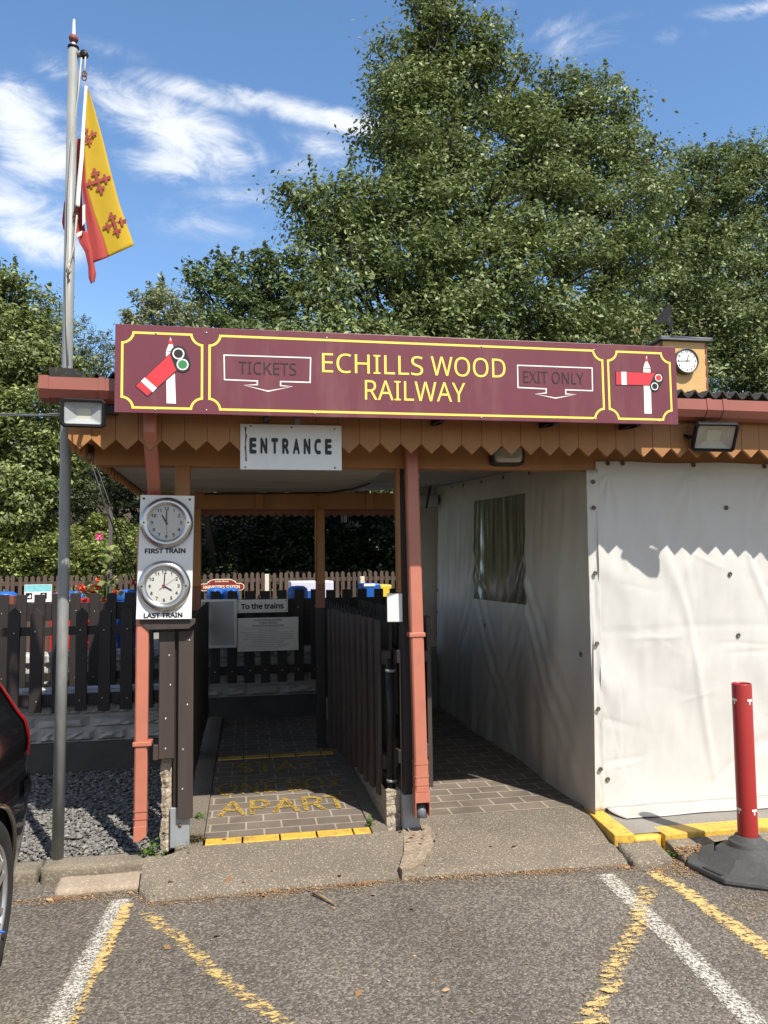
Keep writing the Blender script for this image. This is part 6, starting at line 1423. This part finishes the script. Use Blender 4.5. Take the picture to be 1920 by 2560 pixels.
# woodland bank behind the platform
def bank():
    rows = []
    for j in range(24):
        y = 12.5+j*.9; rows.append([(-16+i*1.0, y, .68+max(0, y-12.8)*.33+.15*noise.noise((i*.6, y*.5, 0))) for i in range(44)])
    b = MB(); b.grid(rows); struct(b.build('woodland_bank', 'earth'))
    n = 26000; x = RNG.uniform(-5.5, -.1, n); y = 12.7+RNG.uniform(0, 1, n)**1.3*3.4; k = RNG.normal(0, 1, n)
    nzv = np.array([noise.noise((a*1.5, c*1.5, 3)) for a, c in zip(x, y)]); z = .7+np.maximum(0, y-12.8)*.33+np.abs(k)*.10*(1+2.2*np.clip(nzv+.25, 0, 1))+.25*np.clip(nzv, 0, 1)
    Lb = [lobe(px, py, rr, Yb) for px, py, rr, Yb in [(-60+34*i, 1205+12*math.sin(i*2.1), 44+6*math.sin(i*1.3), 12.95) for i in range(12)]+[(-40+40*i, 1165+14*math.sin(i*1.7), 46, 13.5) for i in range(9)]+[(-40+40*i, 1120+14*math.sin(i*1.7), 50, 14.2) for i in range(5)]]
    Pb, Ob = crown_points(Lb, .036, 3.2, .16); x = np.concatenate([x, Pb[:, 0]]); y = np.concatenate([y, Pb[:, 1]]); z = np.concatenate([z, Pb[:, 2]]); n = len(x)
    stuff(leaves_mesh('undergrowth', np.stack([x, y, z], 1), RNG.uniform(.022, .045, n), 'leaf_bramble', up=.7, asp=.6), 'sunlit green brambles covering the bank behind the far fence', 'undergrowth')
    n = 30000; x = RNG.uniform(-.6, 4.5, n); y = RNG.uniform(13.2, 17, n); k = np.abs(RNG.normal(0, .2, n)); z = .7+np.maximum(0, y-12.8)*.33+k
    stuff(leaves_mesh('ivy_cover', np.stack([x, y, z], 1), RNG.uniform(.025, .05, n), 'leaf_ivy_shade', up=.5, asp=.8), 'dark shaded ivy covering the bank under the big tree', 'undergrowth')
bank()

# the tall alder behind the station, its lower skirts shade the wood seen through the canopy
tree('alder_tree', 'tallest tree, a pointed dark green alder rising behind the long maroon sign', 'tree', (4.6, 18.5, 1.2),
     [(925, 70, 62, 17, 1.1), (968, 60, 55, 17), (905, 10, 45, 17), (985, 130, 78, 17), (925, 165, 80, 16.8), (1040, 110, 62, 17), (880, 235, 72, 16.5), (850, 130, 40, 16.8), (845, 195, 38, 16.5), (965, 260, 105, 17), (1090, 215, 85, 17.5), (830, 290, 50, 16.2),
      (1170, 250, 72, 17.5), (1235, 235, 60, 17.5), (1310, 215, 48, 17.5), (1350, 222, 20, 17.5), (1275, 290, 80, 17.5), (1345, 300, 45, 17.5), (865, 345, 72, 16), (960, 380, 110, 16), (1100, 360, 120, 17), (1220, 370, 105, 17), (1350, 375, 70, 17.5), (1420, 350, 35, 17.5),
      (775, 405, 60, 15.6), (710, 435, 62, 15.4), (655, 440, 40, 15.2), (622, 425, 18, 15.2), (800, 480, 95, 15.4), (730, 520, 75, 15), (690, 570, 60, 15), (900, 500, 125, 15.6), (1040, 480, 125, 16), (1180, 490, 120, 16.3), (1320, 470, 110, 17),
      (770, 620, 100, 14.6), (680, 650, 70, 14.6), (900, 640, 130, 14.8), (1050, 630, 130, 15), (1200, 620, 125, 15.6), (1340, 610, 110, 16.4), (1150, 720, 110, 15), (1300, 720, 100, 15.6), (950, 740, 130, 14.4), (790, 740, 110, 14.2), (660, 740, 90, 14.2),
      (430, 985, 100, 13.2), (520, 985, 105, 13.1), (610, 985, 105, 13.0), (700, 985, 105, 13.0), (790, 985, 105, 13.0), (880, 985, 105, 13.1), (560, 800, 110, 14.0), (700, 860, 120, 13.8), (850, 880, 130, 13.8), (990, 880, 120, 14), (1120, 860, 110, 14.4)],
     .062, 3.4, 'leaf_alder', .26, clump=.48, sprays=3)
tree('broadleaf_tree', 'broad dark green tree at the right edge behind the clock turret', 'tree', (9.3, 21, 1.5),
     [(1560, 400, 85, 19), (1520, 360, 42, 19), (1640, 370, 62, 19.5), (1610, 330, 30, 19.5), (1470, 450, 70, 19), (1640, 470, 110, 20), (1540, 510, 115, 19), (1430, 560, 90, 18.5), (1640, 620, 125, 19), (1520, 650, 120, 18.5), (1420, 700, 100, 18), (1590, 760, 120, 18), (1480, 800, 100, 17.5), (1660, 820, 90, 18), (1400, 820, 90, 17.5), (1740, 560, 150, 20), (1740, 760, 140, 19)],
     .062, 3.0, 'leaf_right', .24, clump=.48, sprays=3)
tree('broadleaf_tree', 'lower dark green tree left of the tall alder, above the maroon sign', 'tree', (1.0, 17.5, 1.6),
     [(470, 600, 42, 15.2), (440, 630, 38, 15), (510, 615, 50, 15), (560, 580, 30, 15), (600, 590, 45, 15), (545, 650, 70, 15), (470, 680, 65, 14.8), (620, 660, 60, 14.8), (590, 730, 80, 14.5), (500, 750, 80, 14.5), (430, 720, 50, 14.5), (420, 585, 16, 15.2), (575, 555, 14, 15)],
     .056, 3.4, 'leaf_dark', .16, clump=.27, sprays=5)
tree('sapling', 'small pale yellow-green sapling just above the left end of the maroon sign', 'tree', (-.5, 14.5, 1.2),
     [(345, 640, 30, 12.8), (320, 670, 36, 12.7), (370, 665, 38, 12.7), (350, 700, 50, 12.6), (290, 695, 24, 12.6), (400, 700, 34, 12.6), (350, 760, 70, 12.5), (275, 690, 10, 12.6)],
     .046, 2.6, 'leaf_pale', .06, clump=.16, asp=.36, sprays=16)
# wooded left bank
tree('bank_tree', 'large bushy green tree at the far left edge, above the black car', 'tree', (-5.2, 16.5, 1.6),
     [(10, 650, 60, 15), (40, 690, 65, 15), (90, 740, 55, 14.6), (10, 760, 80, 14.4), (60, 820, 80, 14.2), (-60, 720, 110, 15), (30, 620, 28, 15), (115, 790, 45, 14.4), (-40, 860, 110, 14.2), (10, 600, 20, 15.2)],
     .054, 3.8, 'leaf_bank', .18, clump=.30, sprays=3)
tree('willow_tree', 'feathery fine-leaved willow behind the steel flagpole', 'tree', (-3.1, 17.5, 1.8),
     [(110, 690, 30, 16), (140, 720, 45, 16), (175, 760, 55, 15.8), (100, 710, 30, 16), (205, 770, 30, 15.6), (215, 800, 38, 15.6), (160, 830, 75, 15.4), (235, 770, 22, 15.6), (130, 660, 14, 16), (240, 830, 40, 15.4), (225, 880, 60, 15.2), (185, 900, 60, 15.2), (85, 650, 20, 16)],
     .045, 1.9, 'leaf_willow', .11, clump=.22, asp=.22, sprays=12)
tree('bank_shrub', 'dense sunlit shrub filling the bank left of the flagpole below the cable', 'shrub', (-3.9, 14.6, 1.2),
     [(40, 920, 75, 13.6), (110, 900, 60, 13.6), (10, 1000, 90, 13.4), (90, 1000, 80, 13.3), (60, 1080, 80, 13.2), (130, 960, 45, 13.6), (-50, 950, 90, 13.8), (0, 1110, 70, 13.2)],
     .046, 3.8, 'leaf_bank', .07, clump=.24)
tree('bank_shrub', 'dull brownish green shrub between the flagpole and the canopy corner', 'shrub', (-2.3, 15.4, 1.4),
     [(185, 980, 45, 14.4), (225, 1010, 45, 14.4), (190, 1060, 60, 14.2), (250, 1060, 40, 14.2), (160, 1100, 40, 14.0), (210, 930, 40, 14.6)],
     .036, 3.2, 'leaf_willow', .05, clump=.2, asp=.3)
tree('bank_shrub', 'dark leafy shrub just left of the clock board', 'shrub', (-1.6, 15.2, 1.4),
     [(262, 1055, 26, 13.8), (285, 1075, 26, 13.8), (290, 1110, 30, 13.8), (265, 1140, 34, 13.8), (235, 1150, 30, 13.8), (300, 1160, 34, 13.8), (200, 1140, 34, 13.8)],
     .042, 3.0, 'leaf_ivy_shade', .05, clump=.17)
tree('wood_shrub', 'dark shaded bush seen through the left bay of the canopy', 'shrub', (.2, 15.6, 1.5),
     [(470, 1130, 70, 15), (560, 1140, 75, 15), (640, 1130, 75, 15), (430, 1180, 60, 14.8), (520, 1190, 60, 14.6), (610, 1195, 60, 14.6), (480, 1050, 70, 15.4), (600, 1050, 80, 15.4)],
     .052, 2.8, 'leaf_ivy_shade', .07, clump=.26)  # dark leaf colour stands in for the alder's shade
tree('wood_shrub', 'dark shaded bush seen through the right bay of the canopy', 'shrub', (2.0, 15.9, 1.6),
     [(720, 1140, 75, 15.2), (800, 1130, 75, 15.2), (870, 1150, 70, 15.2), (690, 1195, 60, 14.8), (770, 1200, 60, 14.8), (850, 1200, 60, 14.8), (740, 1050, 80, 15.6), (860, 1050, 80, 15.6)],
     .052, 2.6, 'leaf_ivy_shade', .09, clump=.26)  # same dark leaf colour, shade of the alder put into it
def far_wood():
    L_ = [lobe(x, y, r, Y) for x, y, r, Y in [(-150, 860, 150, 24), (60, 880, 140, 24), (260, 930, 120, 25), (420, 820, 120, 25), (600, 800, 140, 25), (800, 800, 150, 26), (1000, 760, 160, 26), (1200, 740, 160, 27), (1400, 720, 160, 27), (1600, 700, 160, 27), (1780, 720, 160, 27),
                                                (-150, 1050, 160, 23), (100, 1080, 140, 23), (330, 1060, 130, 23), (520, 1000, 140, 23), (760, 1000, 150, 23), (1000, 980, 150, 24), (1250, 960, 160, 24), (1500, 960, 160, 24), (450, 1160, 120, 22), (700, 1160, 120, 22), (900, 1160, 120, 22)]]
    P, O = crown_points(L_, .085, 2.0, .5)
    stuff(leaves_mesh('woodland', P, .085*RNG.uniform(.7, 1.2, len(P)), 'leaf_dark', up=.5, asp=.5, outward=O), 'dim woodland closing the view behind all the other trees', 'wood')
far_wood()

def weed(lab, px, py, z, n, r, leaf, mat='leaf_weed', h=.06, cat='weed'):
    p = UZ(px, py, z); T = thing('moss_tuft' if cat == 'moss' else 'weed', lab, cat, (p.x, p.y, z-.01)); b = MB()
    for k in range(7):
        a = random.uniform(0, 6.28); b.tube([(p.x, p.y, z-.01), (p.x+r*.4*math.cos(a), p.y+r*.4*math.sin(a), z+h*.6), (p.x+r*.8*math.cos(a), p.y+r*.8*math.sin(a), z+h*random.uniform(.6, 1.1))], [.002, .0016, .001], 5)
    b.build('stems', mat, T)
    c = np.stack([RNG.normal(p.x, r*.5, n), RNG.normal(p.y, r*.4, n), z+np.abs(RNG.normal(h*.55, h*.35, n))], 1)
    leaves_mesh('leaves', c, leaf*RNG.uniform(.6, 1.2, n), mat, T, up=.9, asp=.62)
weed('leafy bright green weed in the kerb gap below the left downpipe', 322, 1856, .06, 60, .055, .020, h=.085)
weed('straggly small weed right of the leafy one at the kerb', 352, 1862, .05, 46, .05, .010, h=.05)
weed('small green weed on the concrete strip beside the left brown board', 432, 1768, GZ, 40, .04, .010, h=.03)
weed('dark dry moss tuft at the left end of the front yellow bricks', 424, 1818, GZ, 420, .05, .006, 'litter_dark', h=.03, cat='moss')
weed('little green weed at the right end of the front yellow bricks', 799, 1785, GZ, 36, .025, .010, h=.05)
weed('thin weed beside the rubber base of the red bollard', 1462, 1850, .01, 90, .06, .008, h=.03)
